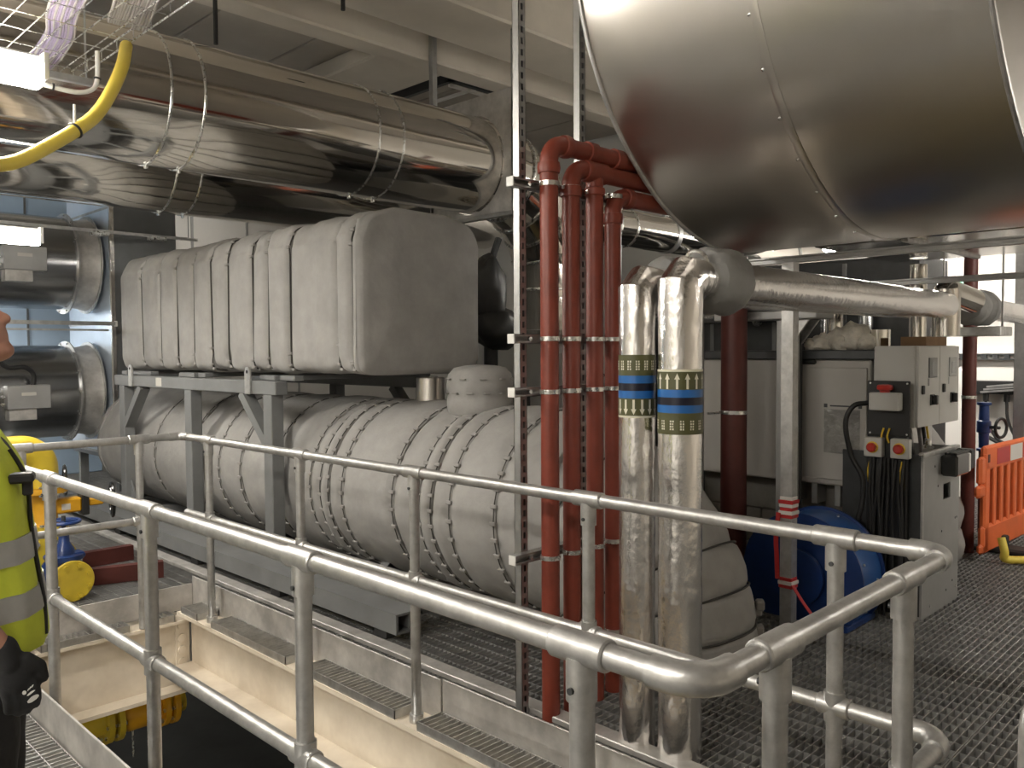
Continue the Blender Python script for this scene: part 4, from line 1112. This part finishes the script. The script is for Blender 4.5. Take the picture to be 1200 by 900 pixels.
for k in range(10): bpart('slat', .235 + k * .165, .235 + k * .165 + .07, .2, HB - .15, th=.035)
for k in range(5): bpart('reflector_strip', .28 + k * .32, .58 + k * .32, HB - .165, HB - .035, 'tape_red' if k % 2 == 0 else 'tape_white', .05, .002)
bpart('hand_slot', .07, .13, HB - .14, HB - .06, 'maroon', .05, .01)
for s in (.45, 1.55):
    m = MB(); m.M = Matrix.Translation(BS) @ Matrix.Rotation(math.atan2(BD.y, BD.x), 4, 'Z')
    m.box((s - .10, -.30, .001), (s + .10, .30, .05), .015); m.box((s - .04, -.06, .05), (s + .04, .06, .14), .01); m.build('foot', 'rubber', ob)
# yellow hook shaped hose end and sandbag by the barrier
yp = P(1178, 655, Z=.04)
tag(MB().path(spline([yp + Vector((.0, .03, .16)), yp + Vector((-.02, .0, .06)), yp, yp + Vector((.08, -.1, -.005)), yp + Vector((.25, -.25, -.005))], 6), .03, 12).build('hose_end', 'yellow_hose'), 'curled yellow hose end on the grating by the orange barrier', 'hose')
bp_ = P(1190, 650, Z=.08)
o = sack('sandbag', bp_.x + .22, bp_.y - .42, .09, .22, .09, 4, 'paper'); tag(o, 'pale sandbag behind the yellow hose end', 'sandbag')

# ================================================================ FAN DUCTS AT THE BACK
pl = thing('plenum_box', 'dark grey sheet metal plenum with taped foil edges behind the fan ducts', 'duct')
MB().box((3.56, 9.86, .45), (4.3, 11.3, 3.7), .006).build('casing', 'plenum', pl)
for z in (.5, 2.0, 3.3): MB().box((3.55, 9.85, z), (3.58, 11.31, z + .03), .003).build('stiffener', 'galv', pl)
MB().box((3.552, 9.9, .5), (3.559, 11.28, 3.65)).build('side_sheet', 'glare_sheet', pl)  # pale blue sheet added so the plenum side carries a bright glare
MB().box((3.54, 9.845, .45), (3.59, 9.88, 3.7), .004).build('foil_tape', 'foil', pl)
for y in (9.95, 11.2): MB().box((3.6, y - .03, .0), (3.7, y + .03, .45), .004).build('leg', 'frame_grey', pl)
def fan_duct(z, label, ztxt):
    t = thing('fan_duct', label, 'duct'); y = 10.5; R = .525
    MB().lathe([(R, .2 + k * .3) for k in range(10)] + [(R, 3.25)], (0, y, z), X_, 56, lambda a, h, i: .003 * nz(h * 1.2, math.cos(a) * 2, math.sin(a) * 2 + z)).build('shell', 'dark_chrome', t)
    MB().add_hoop((3.25, y, z), X_, [(R - .01, -.008), (R + .05, -.008), (R + .05, .008), (R - .01, .008)], 56).build('flange', 'galv', t)
    MB().lathe([(R - .01, 0), (R - .02, .1), (R + .01, .24)], (3.26, y, z), X_, 56).build('flexible_collar', 'galv_plate', t)
    MB().add_hoop((3.49, y, z), X_, [(R - .01, -.008), (R + .04, -.008), (R + .04, .008), (R - .01, .008)], 56).build('flange', 'galv', t)
    for k in range(14):
        a = 2 * PI * k / 14; MB().tube((3.225, y + (R + .03) * math.cos(a), z + (R + .03) * math.sin(a)), (3.242, y + (R + .03) * math.cos(a), z + (R + .03) * math.sin(a)), .012, 6).build('bolt', 'zinc', t)
    MB().box((2.14, 9.83, z - .15), (2.55, 9.98, z + .10), .006).build('terminal_box', 'panel_grey', t)
    MB().box((2.16, 9.87, z - .27), (2.42, 10.02, z - .15), .003).build('bracket', 'galv_plate', t)
    MB().box((2.27, 9.826, z - .01), (2.41, 9.831, z + .025)).build('label_plate', 'paper', t)
    for dz in (-.02, -.10):
        for x in (2.06, 2.11): MB().tube((x, 9.86, z + dz), (x, 9.93, z + dz), .018, 10).build('gland', 'zinc', t)
    MB().path(spline([(2.40, 9.90, z + .10), (2.40, 9.89, z + .22), (2.31, 9.88, z + .29), (2.16, 9.88, z + .29), (2.05, 9.88, z + .40), (2.0, 9.88, z + .56)], 6), .025, 10).build('power_cable', 'black', t)
    for c in t.children:
        if c.name.split('.')[0] in ('terminal_box', 'bracket', 'label_plate', 'gland', 'power_cable'): c.location.x += .34
    return t
fan_duct(1.237, 'lower dull steel fan duct with a grey terminal box', 0); fan_duct(2.70, 'upper dull steel fan duct behind the hanging fluorescent lamp', 0)
fs_ = thing('fan_stand', 'steel stand carrying the two fan ducts', 'frame')
for x in (.6, 1.7):
    for y in (9.90, 11.10): MB().box((x - .03, y - .03, 0), (x + .03, y + .03, 3.4), .003).build('upright', 'galv', fs_)
    for z in (.67, 2.13): MB().box((x - .03, 9.9, z - .03), (x + .03, 11.1, z + .03), .003).build('bearer', 'galv', fs_)
st = thing('cable_rail', 'long slotted cable rail with clips slung in front of the fan ducts', 'rail')
a = P(10, 261, Y=9.3)
MB().bar((.2, 9.3, a.z), (4.3, 9.3, a.z), .041, .03).build('channel', 'galv', st)
for x in (3.2, 3.8): MB().box((x - .05, 9.22, a.z - .05), (x + .12, 9.33, a.z - .012), .003).build('clip', 'zinc', st)
for x in (.5, 4.2): MB().tube((x, 9.3, a.z), (x, 9.3, 4.9), .006, 6).build('hanger_rod', 'strut', st)
st = thing('cable_rail', 'slotted cable rail level between the two fan ducts', 'rail')
a = P(60, 378, Y=9.5)
MB().bar((.3, 9.5, a.z), (3.45, 9.5, a.z), .041, .041).build('channel', 'galv', st)
MB().bar((.3, 9.56, a.z - .07), (3.4, 9.56, a.z - .07), .03, .02).build('lower_strip', 'galv', st)
MB().box((3.45, 9.475, a.z - .03), (3.47, 9.525, a.z + .03), .003).build('end_cap', 'white_cap', st)
MB().ring((2.24, 9.48, a.z - .24), Y_, .10, .008, 20, 6).build('wire_loop', 'zinc', st)
MB().box((2.05, 9.43, a.z - .09), (2.35, 9.5, a.z + .05), .004).build('junction', 'white_cap', st)
MB().tube((2.1, 9.48, .0), (2.1, 9.48, a.z - .02), .016, 8).build('stand_pipe', 'galv', st)
MB().box((X0, 12.38, 0), (3.4, 12.43, .62), .01).build('lower_panel', 'plenum', bpy.data.objects['wall_back'])

# ================================================================ GAS VALVE TRAIN
vt = thing('blue_gate_valve', 'blue gate valve with a bolted yellow blind flange on the grating', 'valve')
vc = P(85, 684, Y=6.0); VX, VZ = vc.x, max(vc.z, .145)
MB().lathe([(.06, 0), (.133, .0), (.137, .004), (.137, .02), (.133, .024), (.06, .024)], (VX, 5.985, VZ), Y_, 36).build('blind_flange', 'yellow', vt)
for k in range(8):
    a = PI / 8 + k * PI / 4; p = (VX + .108 * math.cos(a), 5.97, VZ + .108 * math.sin(a))
    MB().lathe([(.016, 0), (.016, .014), (.008, .016)], p, Y_, 6).build('bolt', 'yellow', vt)
MB().lathe([(.125, 0), (.125, .022), (.085, .03), (.08, .07), (.10, .12), (.10, .17), (.08, .22), (.085, .26), (.125, .27), (.125, .29)], (VX, 6.01, VZ), Y_, 32).build('body', 'blue', vt)
MB().lathe([(.085, .0), (.085, .12), (.12, .125), (.12, .155), (.07, .16), (.06, .20), (.035, .24), (.03, .34)], (VX, 6.15, VZ), Z_, 28).build('bonnet', 'blue', vt)
MB().box((VX - .12, 6.09, VZ + .125), (VX + .12, 6.21, VZ + .165), .012).build('bonnet_flange', 'blue', vt)
MB().tube((VX, 6.15, VZ + .3), (VX, 6.15, VZ + .42), .014, 10).build('stem', 'steel_dark', vt)
m = MB().ring((VX, 6.15, VZ + .38), Z_, .10, .012, 28, 8)
for k in range(3): a = k * 2 * PI / 3; m.tube((VX, 6.15, VZ + .38), (VX + .1 * math.cos(a), 6.15 + .1 * math.sin(a), VZ + .38), .009, 8)
m.build('handwheel', 'blue', vt)
MB().lathe([(.05, 0), (.205, .0), (.205, .03), (.05, .03)], (VX - .06, 6.31, VZ + .06), Y_, 40).build('rear_flange', 'yellow', vt)
for k in range(8):
    a = PI / 8 + k * PI / 4; MB().lathe([(.018, 0), (.018, .02)], (VX - .06 + .17 * math.cos(a), 6.285, VZ + .06 + .17 * math.sin(a)), Y_, 6).build('bolt', 'zinc', vt)
gt = thing('gas_valve_riser', 'yellow gas riser with amber valve body and black handwheels', 'valve')
gx, gy = VX - .10, 6.62
zf0, zf1 = P(55, 617, Y=gy).z, P(55, 573, Y=gy).z
gx = P(52, 600, Y=gy).x
MB().lathe([(.10, 0), (.10, zf0 - .10), (.10, zf0 - .02)], (gx, gy, .0), Z_, 28).build('lower_pipe', 'yellow', gt)
for z in (zf0, zf1):
    MB().lathe([(.05, -.02), (.155, -.02), (.155, .02), (.05, .02)], (gx, gy, z), Z_, 36).build('flange', 'amber' if z == zf1 else 'yellow', gt)
    for k in range(8):
        a = PI / 8 + k * PI / 4; MB().lathe([(.016, -.035), (.016, .035)], (gx + .13 * math.cos(a), gy + .13 * math.sin(a), z), Z_, 6).build('bolt', 'zinc', gt)
zm = (zf0 + zf1) / 2
MB().lathe([(.10, zf0), (.085, zf0 + .05), (.09, zm), (.085, zf1 - .05), (.10, zf1)], (gx, gy, 0), Z_, 28).build('valve_body', 'amber', gt)
MB().box((gx + .05, gy - .05, zm - .05), (gx + .24, gy + .05, zm + .055), .012).build('actuator', 'amber', gt)
MB().box((gx + .24, gy - .055, zm - .08), (gx + .29, gy + .055, zm + .075), .006).build('spacer', 'black', gt)
MB().box((gx + .29, gy - .03, zm - .02), (gx + .40, gy + .03, zm + .03), .008).build('actuator_end', 'amber', gt)
MB().box((gx + .10, gy - .0525, zm - .025), (gx + .16, gy - .0502, zm + .02)).build('rating_plate', 'paper', gt)
def wheel(c, ax, R, par):
    ax = Vector(ax).normalized(); m = MB().ring(c, ax, R, .013, 28, 8); u = ax.orthogonal().normalized(); v = ax.cross(u)
    for k in range(3): a = k * 2 * PI / 3; m.tube(c, Vector(c) + (u * math.cos(a) + v * math.sin(a)) * R, .009, 8)
    m.lathe([(.02, -.02), (.02, .02)], c, ax, 12); return m.build('handwheel', 'black_gloss', par)
wheel((gx + .47, gy, zm), (1, -.25, 0), .125, gt); wheel((gx + .24, gy + .32, zm + .14), (1, -.25, 0), .11, gt)
MB().tube((gx + .4, gy, zm), (gx + .47, gy, zm), .014, 10).tube((gx, gy + .3, zm + .14), (gx + .24, gy + .32, zm + .14), .014, 10).build('wheel_stem', 'steel_dark', gt)
MB().path(bend([(gx, gy, zf1), (gx, gy, zf1 + .30), (-2.58, gy, zf1 + .30)], .17, 10), .098, 28).build('elbow', 'yellow', gt)
MB().lathe([(.05, -.02), (.15, -.02), (.15, .02), (.05, .02)], (gx - .35, gy, zf1 + .30), X_, 36).build('flange', 'yellow', gt)
MB().tube((gx, gy, .1), (gx, 6.35, VZ + .06), .09, 24).build('branch', 'yellow', gt)
# yellow flanged pipe below the deep beam, in the pit
pp = thing('pit_gas_pipe', 'yellow flanged pipe hung below the cream beam in the pit', 'pipe')
PYp, PZp = 5.92, -.84
MB().lathe([(.085, .2), (.085, 2.55)], (0, PYp, PZp), X_, 28).build('pipe', 'yellow', pp)
for k, x in enumerate((2.02, 2.09, 2.40, 2.47)):
    MB().lathe([(.05, -.018), (.145, -.018), (.145, .018), (.05, .018)], (x, PYp, PZp), X_, 36).build('flange', 'yellow' if k < 2 else 'amber', pp)
    for j in range(8):
        a = j * PI / 4; MB().lathe([(.014, -.03), (.014, .03)], (x, PYp + .118 * math.cos(a), PZp + .118 * math.sin(a)), X_, 6).build('bolt', 'zinc', pp)
MB().lathe([(.088, 2.11), (.11, 2.16), (.11, 2.33), (.088, 2.38)], (0, PYp, PZp), X_, 28).build('valve_body', 'amber', pp)
hg = thing('pipe_hanger', 'steel hanger frame with white end caps below the cream beam', 'bracket')
for x in (1.72, 2.26):
    MB().box((x - .02, 5.74, -.705), (x + .02, 6.2, -.662), .002).build('arm', 'strut', hg); MB().box((x - .035, 5.725, -.715), (x + .035, 5.742, -.65), .004).build('end_cap', 'white_cap', hg)
    for y in (5.80, 6.08): MB().tube((x, y, -1.22), (x, y, -.64), .007, 8).build('hanger_rod', 'zinc', hg)
MB().box((1.25, 5.76, -1.22), (1.85, 5.80, -1.18), .002).build('lower_arm', 'strut', hg); MB().box((1.68, 5.72, -1.26), (1.76, 5.76, -1.18), .004).build('end_cap', 'white_cap', hg)
MB().tube((.9, 6.02, -1.08), (1.75, 5.95, -1.06), .018, 10).build('red_conduit', 'tape_red', hg)
MB().tube((1.3, 5.9, -1.12), (2.0, 5.86, -1.14), .022, 10).build('yellow_branch', 'yellow', hg)
MB().box((1.15, 5.9, -1.3), (1.22, 6.0, -.66), .003).build('post', 'galv', hg)
for k in range(3): MB().tube((1.35 + .1 * k, 5.95, -1.0), (1.75, 5.9, -.72 - .06 * k), .016, 8).build('small_pipe', ('zinc', 'maroon', 'galv')[k], hg)
MB().lathe([(.04, 0), (.06, .02), (.06, .1), (.04, .12)], (1.45, 5.85, -.98), X_, 16).build('regulator', 'galv', hg)

# ================================================================ CABLE TRAY, CABLES, HOSE
TX0, TX1, TZ = 1.00, 1.765, 3.30
ty = thing('wire_cable_tray', 'galvanised wire mesh cable tray under the ceiling', 'cable tray')
for k in range(8):
    x = TX0 + (TX1 - TX0) * k / 7; MB().tube((x, 2.4, TZ), (x, 5.46, TZ), .0045 if k in (0, 7) else .0032, 6).build('long_wire', 'zinc', ty)
for x in (TX0, TX1): MB().tube((x, 2.4, TZ + .06), (x, 5.46, TZ + .06), .0045, 6).build('long_wire', 'zinc', ty)
cwm = MB().path([(TX0, 0, TZ + .06), (TX0, 0, TZ - .004), (TX1, 0, TZ - .004), (TX1, 0, TZ + .06)], .0032, 6).mesh('cross_wire', 'zinc')
for k in range(14): link('cross_wire', cwm, ty, (0, 2.55 + k * .2275 - .09, 0))
for y in (3.0, 5.3):
    for x in (TX0 - .03, TX1 + .03): MB().tube((x, y, TZ - .03), (x, y, 4.9 if False else 5.28), .006, 6).build('hanger_rod', 'strut', ty)
    MB().box((TX0 - .06, y - .02, TZ - .05), (TX1 + .06, y + .02, TZ - .01), .002).build('hanger_bar', 'strut', ty)
def bundle(label, path, n, mt, wdt, rows=2, r=.0062):
    t = thing('cable_bundle', label, 'cables'); random.seed(n)
    for k in range(n):
        q = (k // rows) / max(1, n // rows - 1) - .5; lay = k % rows
        pts = [Vector((p.x + q * wdt + .008 * (random.random() - .5), p.y, p.z + lay * .013 + .004 * random.random())) for p in path]
        MB().path(spline(pts, 4), r, 6).build('cable', mt if k % 3 else 'grey_cable', t)
zt = TZ + .018
bundle('purple and grey data cables lying in the wire tray next to the glaring lamp', [Vector((1.22, 2.6, zt)), Vector((1.28, 3.6, zt)), Vector((1.40, 4.4, zt)), Vector((1.49, 4.76, zt)), Vector((1.54, 5.12, zt)), Vector((1.57, 5.44, zt))], 26, 'purple_cable', .13, r=.0068)
bundle('grey data cables lying in the wire tray and entering the yellow hose', [Vector((1.35, 2.6, zt + .03)), Vector((1.48, 3.5, zt + .03)), Vector((1.60, 4.0, zt + .02)), Vector((1.66, 4.25, zt + .01)), Vector((1.69, 4.40, zt))], 30, 'grey_cable', .18, r=.0068)
hp = P(148, 54, Z=TZ - .02)
hose = [hp, P(143, 78, Y=4.35), P(130, 108, Y=4.3), P(112, 135, Y=4.25), P(88, 153, Y=4.2), P(55, 172, Y=4.15), P(25, 187, Y=4.1), P(-5, 193, Y=4.05), P(-60, 190, Y=3.95), P(-140, 160, Y=3.85), Vector((.25, 3.7, 3.1)), Vector((.15, 3.62, 4.0)), Vector((.15, 3.6, 5.29))]
yh = thing('yellow_hose', 'fat yellow flexible hose hanging from the wire cable tray', 'hose')
MB().path(spline(hose, 8), .031, 20).build('hose', 'yellow_hose', yh)
cq = hose[4]; MB().ring(cq, hose[5] - hose[3], .033, .006, 24, 8).build('clip_ring', 'black', yh)
MB().tube(cq + Z_ * .03, cq + Vector((.0, .0, .12)), .006, 6).build('clip_stud', 'white_cap', yh)
# white conduit looping under the tray
wc = thing('white_conduit', 'thin white conduit looping beneath the wire cable tray', 'conduit')
cps = [P(-20, 85, Y=4.7), P(30, 93, Y=4.7), P(62, 102, Y=4.7), P(90, 108, Y=4.7), P(108, 105, Y=4.7), P(114, 92, Y=4.7), P(114, 60, Y=4.7)]
MB().path(spline(cps, 6), .012, 10).build('conduit', 'white_cap', wc)
for i in (2, 5): MB().ring(cps[i], cps[i + 1] - cps[i - 1], .014, .005, 16, 6).build('saddle', 'black', wc)

# ================================================================ PERSON
def caps(m, pts, rs, n=16):
    """tapered limb with round ends, overlapping pieces for the remesh"""
    for i, (p, r) in enumerate(zip(pts, rs)):
        rings = []
        for a in range(1, 8):
            th = PI * a / 8; rings.append([Vector(p) + Vector((math.sin(th) * math.cos(2 * PI * j / n), math.sin(th) * math.sin(2 * PI * j / n), math.cos(th))) * r for j in range(n)])
        m.loft(rings)
        if i: m.tube(pts[i - 1], p, rs[i - 1], n, r)
def blob(m, c, r, rot=None, n=20):
    rings = []
    R = rot or Matrix.Identity(3)
    for a in range(1, 12):
        th = PI * a / 12; rings.append([Vector(c) + R @ Vector((math.sin(th) * math.cos(2 * PI * j / n) * r[0], math.sin(th) * math.sin(2 * PI * j / n) * r[1], math.cos(th) * r[2])) for j in range(n)])
    m.loft(rings)
def fuse(mb, name, mt, parent, vox, smooth=6, fn=None):
    me = mb.mesh(name + '_raw', mt, 0); o = bpy.data.objects.new(name + '_raw', me); col.objects.link(o)
    r = o.modifiers.new('r', 'REMESH'); r.mode = 'VOXEL'; r.voxel_size = vox
    s = o.modifiers.new('s', 'SMOOTH'); s.iterations = smooth; s.factor = .5
    bpy.context.view_layer.update()
    new = bpy.data.meshes.new_from_object(o.evaluated_get(bpy.context.evaluated_depsgraph_get()))
    bpy.data.objects.remove(o); bpy.data.meshes.remove(me)
    if fn:
        for v in new.vertices: v.co = fn(v.co)
    new.polygons.foreach_set('use_smooth', [True] * len(new.polygons)); new.name = name
    new.materials.clear(); new.materials.append(MATS[mt])
    ob = bpy.data.objects.new(name, new); col.objects.link(ob); ob.parent = parent; return ob
pe = thing('person', 'person in a yellow high visibility vest and black trousers looking up beside the guard rail', 'person')
PLOC = Vector((.552, 2.602, 0)); PROT = math.radians(-20)
# body (local frame: x forward, y left)
HC = Vector((-.002, 0, 1.738)); HR = Matrix.Rotation(math.radians(-24), 3, 'Y')   # head tilted back
def hd(x, y, z): return HC + HR @ Vector((x, y, z))
b = MB()
blob(b, (0, 0, 1.00), (.125, .17, .14)); blob(b, (.0, 0, 1.15), (.115, .155, .16)); blob(b, (-.01, 0, 1.33), (.125, .185, .17)); blob(b, (-.02, 0, 1.46), (.085, .17, .07))
caps(b, [(-.035, 0, 1.46), (-.025, 0, 1.54), (-.01, 0, 1.64)], [.080, .066, .062]); caps(b, [(-.03, .15, 1.46), (-.035, 0, 1.53), (-.03, -.15, 1.46)], [.055, .062, .055])
blob(b, hd(-.015, 0, .035), (.098, .078, .105)); blob(b, hd(.02, 0, -.035), (.075, .062, .085)); blob(b, hd(.062, 0, -.092), (.030, .034, .026)); blob(b, hd(.03, 0, -.08), (.055, .055, .035))
caps(b, [hd(.082, 0, .03), hd(.098, 0, .0), hd(.108, 0, -.018)], [.010, .011, .014]); blob(b, hd(.095, .013, -.02), (.010, .009, .008)); blob(b, hd(.095, -.013, -.02), (.010, .009, .008))
blob(b, hd(.085, 0, -.048), (.012, .024, .007)); blob(b, hd(.083, 0, -.060), (.012, .021, .007))
blob(b, hd(.07, 0, .045), (.02, .055, .012))
for s in (1, -1):
    blob(b, hd(-.01, s * .082, -.005), (.022, .010, .034)); blob(b, hd(.05, s * .045, -.02), (.03, .022, .025))
    hip = Vector((0, s * .095, .97)); kn = Vector((.02, s * .105, .52)); an = Vector((-.02, s * .11, .09))
    caps(b, [hip, (hip + kn) / 2, kn, kn * .6 + an * .4, an], [.095, .082, .062, .060, .042])
    caps(b, [an, (.05, s * .12, .05), (.15, s * .13, .04)], [.042, .042, .032])
# arms: right (-y) swung a little forward in a black glove, left hanging
def arm(s, grow, only_hand=False, mb=None):
    mb = mb or b
    sh = Vector((-.02, s * .19, 1.45))
    if s < 0: el, wri, d = Vector((-.06, -.285, 1.16)), Vector((.105, -.255, .93)), Vector((.30, .05, -.95)).normalized()
    else: el, wri, d = Vector((-.10, .26, 1.12)), Vector((-.06, .27, .88)), Vector((0, 0, -1))
    if not only_hand: caps(mb, [sh, (sh + el) / 2, el, el * .6 + wri * .4, wri], [.062, .052, .043, .044, .030])
    else: caps(mb, [wri - d * .012, wri + d * .02], [.030 + grow, .030 + grow])
    side = Vector((0, 1, 0)).cross(d).normalized()
    if side.x < 0: side = -side
    pal = wri + d * .055; R3 = Matrix((side, d.cross(side), d)).transposed()
    blob(mb, pal, (.044 + grow, .019 + grow, .056 + grow * .5), R3)
    for k, L in enumerate((.070, .078, .074, .058)):
        root = pal + side * (.030 - .020 * k) + d * .035; inn = Vector((0, -s, 0)) * .25
        k1 = root + (d + inn * .3 - side * .10).normalized() * L * .5; k2 = k1 + (d + inn * 1.6 - side * .35).normalized() * L * .32; k3 = k2 + (d + inn * 3.2 - side * .5).normalized() * L * .28
        caps(mb, [root, k1, k2, k3], [.0105 + grow, .0098 + grow, .0092 + grow, .0082 + grow], 10)
    tr = pal + side * .036 - d * .022; caps(mb, [tr, tr + side * .020 + d * .032 + Vector((0, -s * .006, 0)), tr + side * .016 + d * .066 + Vector((0, -s * .014, 0))], [.014 + grow, .012 + grow, .010 + grow], 10)
arm(1, 0); arm(-1, 0)
body = fuse(b, 'body', 'skin', pe, .0075, 5)
# hair, eyes, brows
h = MB(); blob(h, hd(-.03, 0, .055), (.100, .084, .100)); blob(h, hd(-.055, 0, .0), (.065, .080, .085))
fuse(h, 'hair', 'hair', pe, .008, 4)
for s in (1, -1):
    m = MB(); blob(m, hd(.078, s * .031, .022), (.012, .014, .009)); e = m.build('eye', 'eye_white', pe); e2 = MB(); blob(e2, hd(.0875, s * .031, .022), (.004, .006, .006)); e2.build('iris', 'black_gloss', e)
    m = MB(); blob(m, hd(.085, s * .033, .047), (.008, .020, .005)); m.build('eyebrow', 'hair', pe)
# trousers
t = MB(); blob(t, (0, 0, .98), (.145, .185, .14)); blob(t, (.0, 0, 1.06), (.135, .175, .09))
for s in (1, -1):
    hip = Vector((0, s * .095, .95)); kn = Vector((.02, s * .105, .52)); an = Vector((-.015, s * .11, .10))
    caps(t, [hip, (hip + kn) / 2, kn, (kn + an) / 2, an], [.118, .110, .088, .082, .075])
def crease(co): return co + Vector((nz(co.x * 9, co.y * 9, co.z * 7), nz(co.x * 9 + 7, co.y * 9, co.z * 7), 0)) * .010
fuse(t, 'trousers', 'black_cloth', pe, .012, 5, crease)
t = MB(); arm(-1, .0045, True, t)
pk_ = fuse(t, 'work_glove', 'black_cloth', pe, .0045, 3)
lab(pk_, 'black work glove with white printed marks')
for s in (1, -1):
    m = MB(); blob(m, (.055, s * .125, .05), (.155, .055, .05)); blob(m, (-.03, s * .115, .09), (.07, .055, .07)); m2 = fuse(m, 'boot', 'black', pe, .012, 4, lambda co: Vector((co.x, co.y, max(.0, co.z))))
# dark shirt with short sleeves under the vest
t = MB(); blob(t, (0, 0, 1.00), (.150, .190, .19)); blob(t, (-.005, 0, 1.30), (.140, .195, .19)); blob(t, (-.025, 0, 1.46), (.090, .175, .07))
for s in (1, -1):
    sh = Vector((-.02, s * .19, 1.45)); el = Vector((-.06, -.285, 1.16)) if s < 0 else Vector((-.10, .26, 1.12))
    caps(t, [sh, sh * .45 + el * .55], [.074, .070])
fuse(t, 'shirt', 'black_cloth', pe, .012, 4)
# vest: open shell with thickness, armholes left by the narrow shoulders
def vest_ring(z, hx, hy, cx, grow=0.0, sd=0):
    pts = []
    for k in range(64):
        a = 2 * PI * k / 64; c, s = math.cos(a), math.sin(a); e = .75
        wv_ = .010 * nz(c * 2.2, s * 2.2, z * 7 + sd) + .006 * nz(c * 5, s * 5, z * 5)
        pts.append((cx + math.copysign(abs(c) ** e, c) * (hx + grow + wv_), math.copysign(abs(s) ** e, s) * (hy + grow + wv_), z - (.03 * math.sin(a) * 0 + .012 * math.cos(a) if z < .95 else 0)))
    return pts
VS = [(.90, .176, .215, .0), (.95, .176, .214, .0), (1.0, .174, .210, .0), (1.1, .160, .205, .0), (1.2, .150, .205, -.002), (1.3, .148, .212, -.004), (1.36, .142, .210, -.010), (1.41, .125, .205, -.02), (1.46, .105, .195, -.03), (1.50, .092, .15, -.035), (1.53, .085, .115, -.035)]
def vs_at(z):
    for a, b_ in zip(VS, VS[1:]):
        if a[0] <= z <= b_[0]:
            q = (z - a[0]) / (b_[0] - a[0]); return [a[i] + (b_[i] - a[i]) * q for i in range(4)]
def vest_part(name, z0, z1, grow, mt, par):
    n = max(2, int((z1 - z0) / .02)); outer = [vest_ring(*vs_at(z0 + (z1 - z0) * k / n), grow) for k in range(n + 1)]
    inner = [vest_ring(*vs_at(z0 + (z1 - z0) * k / n), grow - .006) for k in range(n, -1, -1)]
    m = MB(); m.loft(outer + inner + [outer[0]], False); return m.build(name, mt, par, 60)
vest = vest_part('safety_vest', .90, 1.525, .0, 'hivis', pe)
for z0, z1 in ((.985, 1.05), (1.125, 1.19)): vest_part('reflective_band', z0, z1, .004, 'silver_tape', vest)
vest_part('hem_piping', .862, .872, .004, 'black', vest) if False else None
m = MB()
zz = [.905 + .03 * k for k in range(18)]
pts = []
for z in zz:
    q = vs_at(z); pts.append(Vector((q[3] + q[1] * .985 + .006, -.045, z)))
MB().path(pts, .006, 8).build('zip', 'black', vest)
q = vs_at(1.32); m = MB().box((q[3] + q[1] * .80, -.16, 1.335), (q[3] + q[1] * .80 + .06, -.10, 1.36), .006); m.box((q[3] + q[1] * .8 + .03, -.135, 1.30), (q[3] + q[1] * .8 + .055, -.12, 1.34), .004)
m.build('pen_clip', 'black', vest)
pe.location = PLOC; pe.rotation_euler = (0, 0, PROT); ROOTS.remove(pe)
# printed marks on the pocket
bpy.context.view_layer.update()
from mathutils.bvhtree import BVHTree
bv = BVHTree.FromPolygons([v.co[:] for v in pk_.data.vertices], [tuple(p.vertices) for p in pk_.data.polygons])
inv = (Matrix.Translation(PLOC) @ Matrix.Rotation(PROT, 4, 'Z')).inverted()
def mark(poly, name):
    o = inv @ Vector((0, 0, H)); vs = []; m = MB()
    for (u, v) in poly:
        d = (inv @ P(u, v, Z=.3) - o).normalized(); hit, nrm, i, dist = bv.ray_cast(o, d)
        if hit is None: return
        vs.append(hit + nrm * .003)
    m.add(vs, [tuple(range(len(vs)))]).build(name, 'white_cap', pk_, 0)
def ell(cx, cy, rx, ry, an, n=14):
    c, s = math.cos(an), math.sin(an); return [(cx + rx * math.cos(2 * PI * k / n) * c - ry * math.sin(2 * PI * k / n) * s, cy + rx * math.cos(2 * PI * k / n) * s + ry * math.sin(2 * PI * k / n) * c) for k in range(n)]
mark(ell(28.5, 811, 2.4, 2.6, 0), 'printed_dot')
for k in range(3): mark(ell(33 + k * 2.4, 807.5 - k * 2.0, .7, 2.2, .5, 8), 'printed_stroke')
mark(ell(36, 811.5, 6, 1.3, -.62, 12), 'printed_bar'); mark(ell(38.5, 818, 7.8, 2.7, -.62, 16), 'printed_pill')

# ================================================================ put every Empty at the base of its thing
bpy.context.view_layer.update()
def descend(o):
    for c in o.children:
        yield c; yield from descend(c)
for r in ROOTS:
    lo = Vector((1e9,) * 3); hi = -lo
    for c in descend(r):
        if c.type == 'MESH':
            for q in c.bound_box:
                v = c.matrix_world @ Vector(q)
                lo = Vector(map(min, lo, v)); hi = Vector(map(max, hi, v))
    if lo.x > 1e8: continue
    base = Vector(((lo.x + hi.x) / 2, (lo.y + hi.y) / 2, lo.z)); d = base - r.location
    r.location = base
    for c in r.children: c.location = c.location - d
bpy.context.view_layer.update()
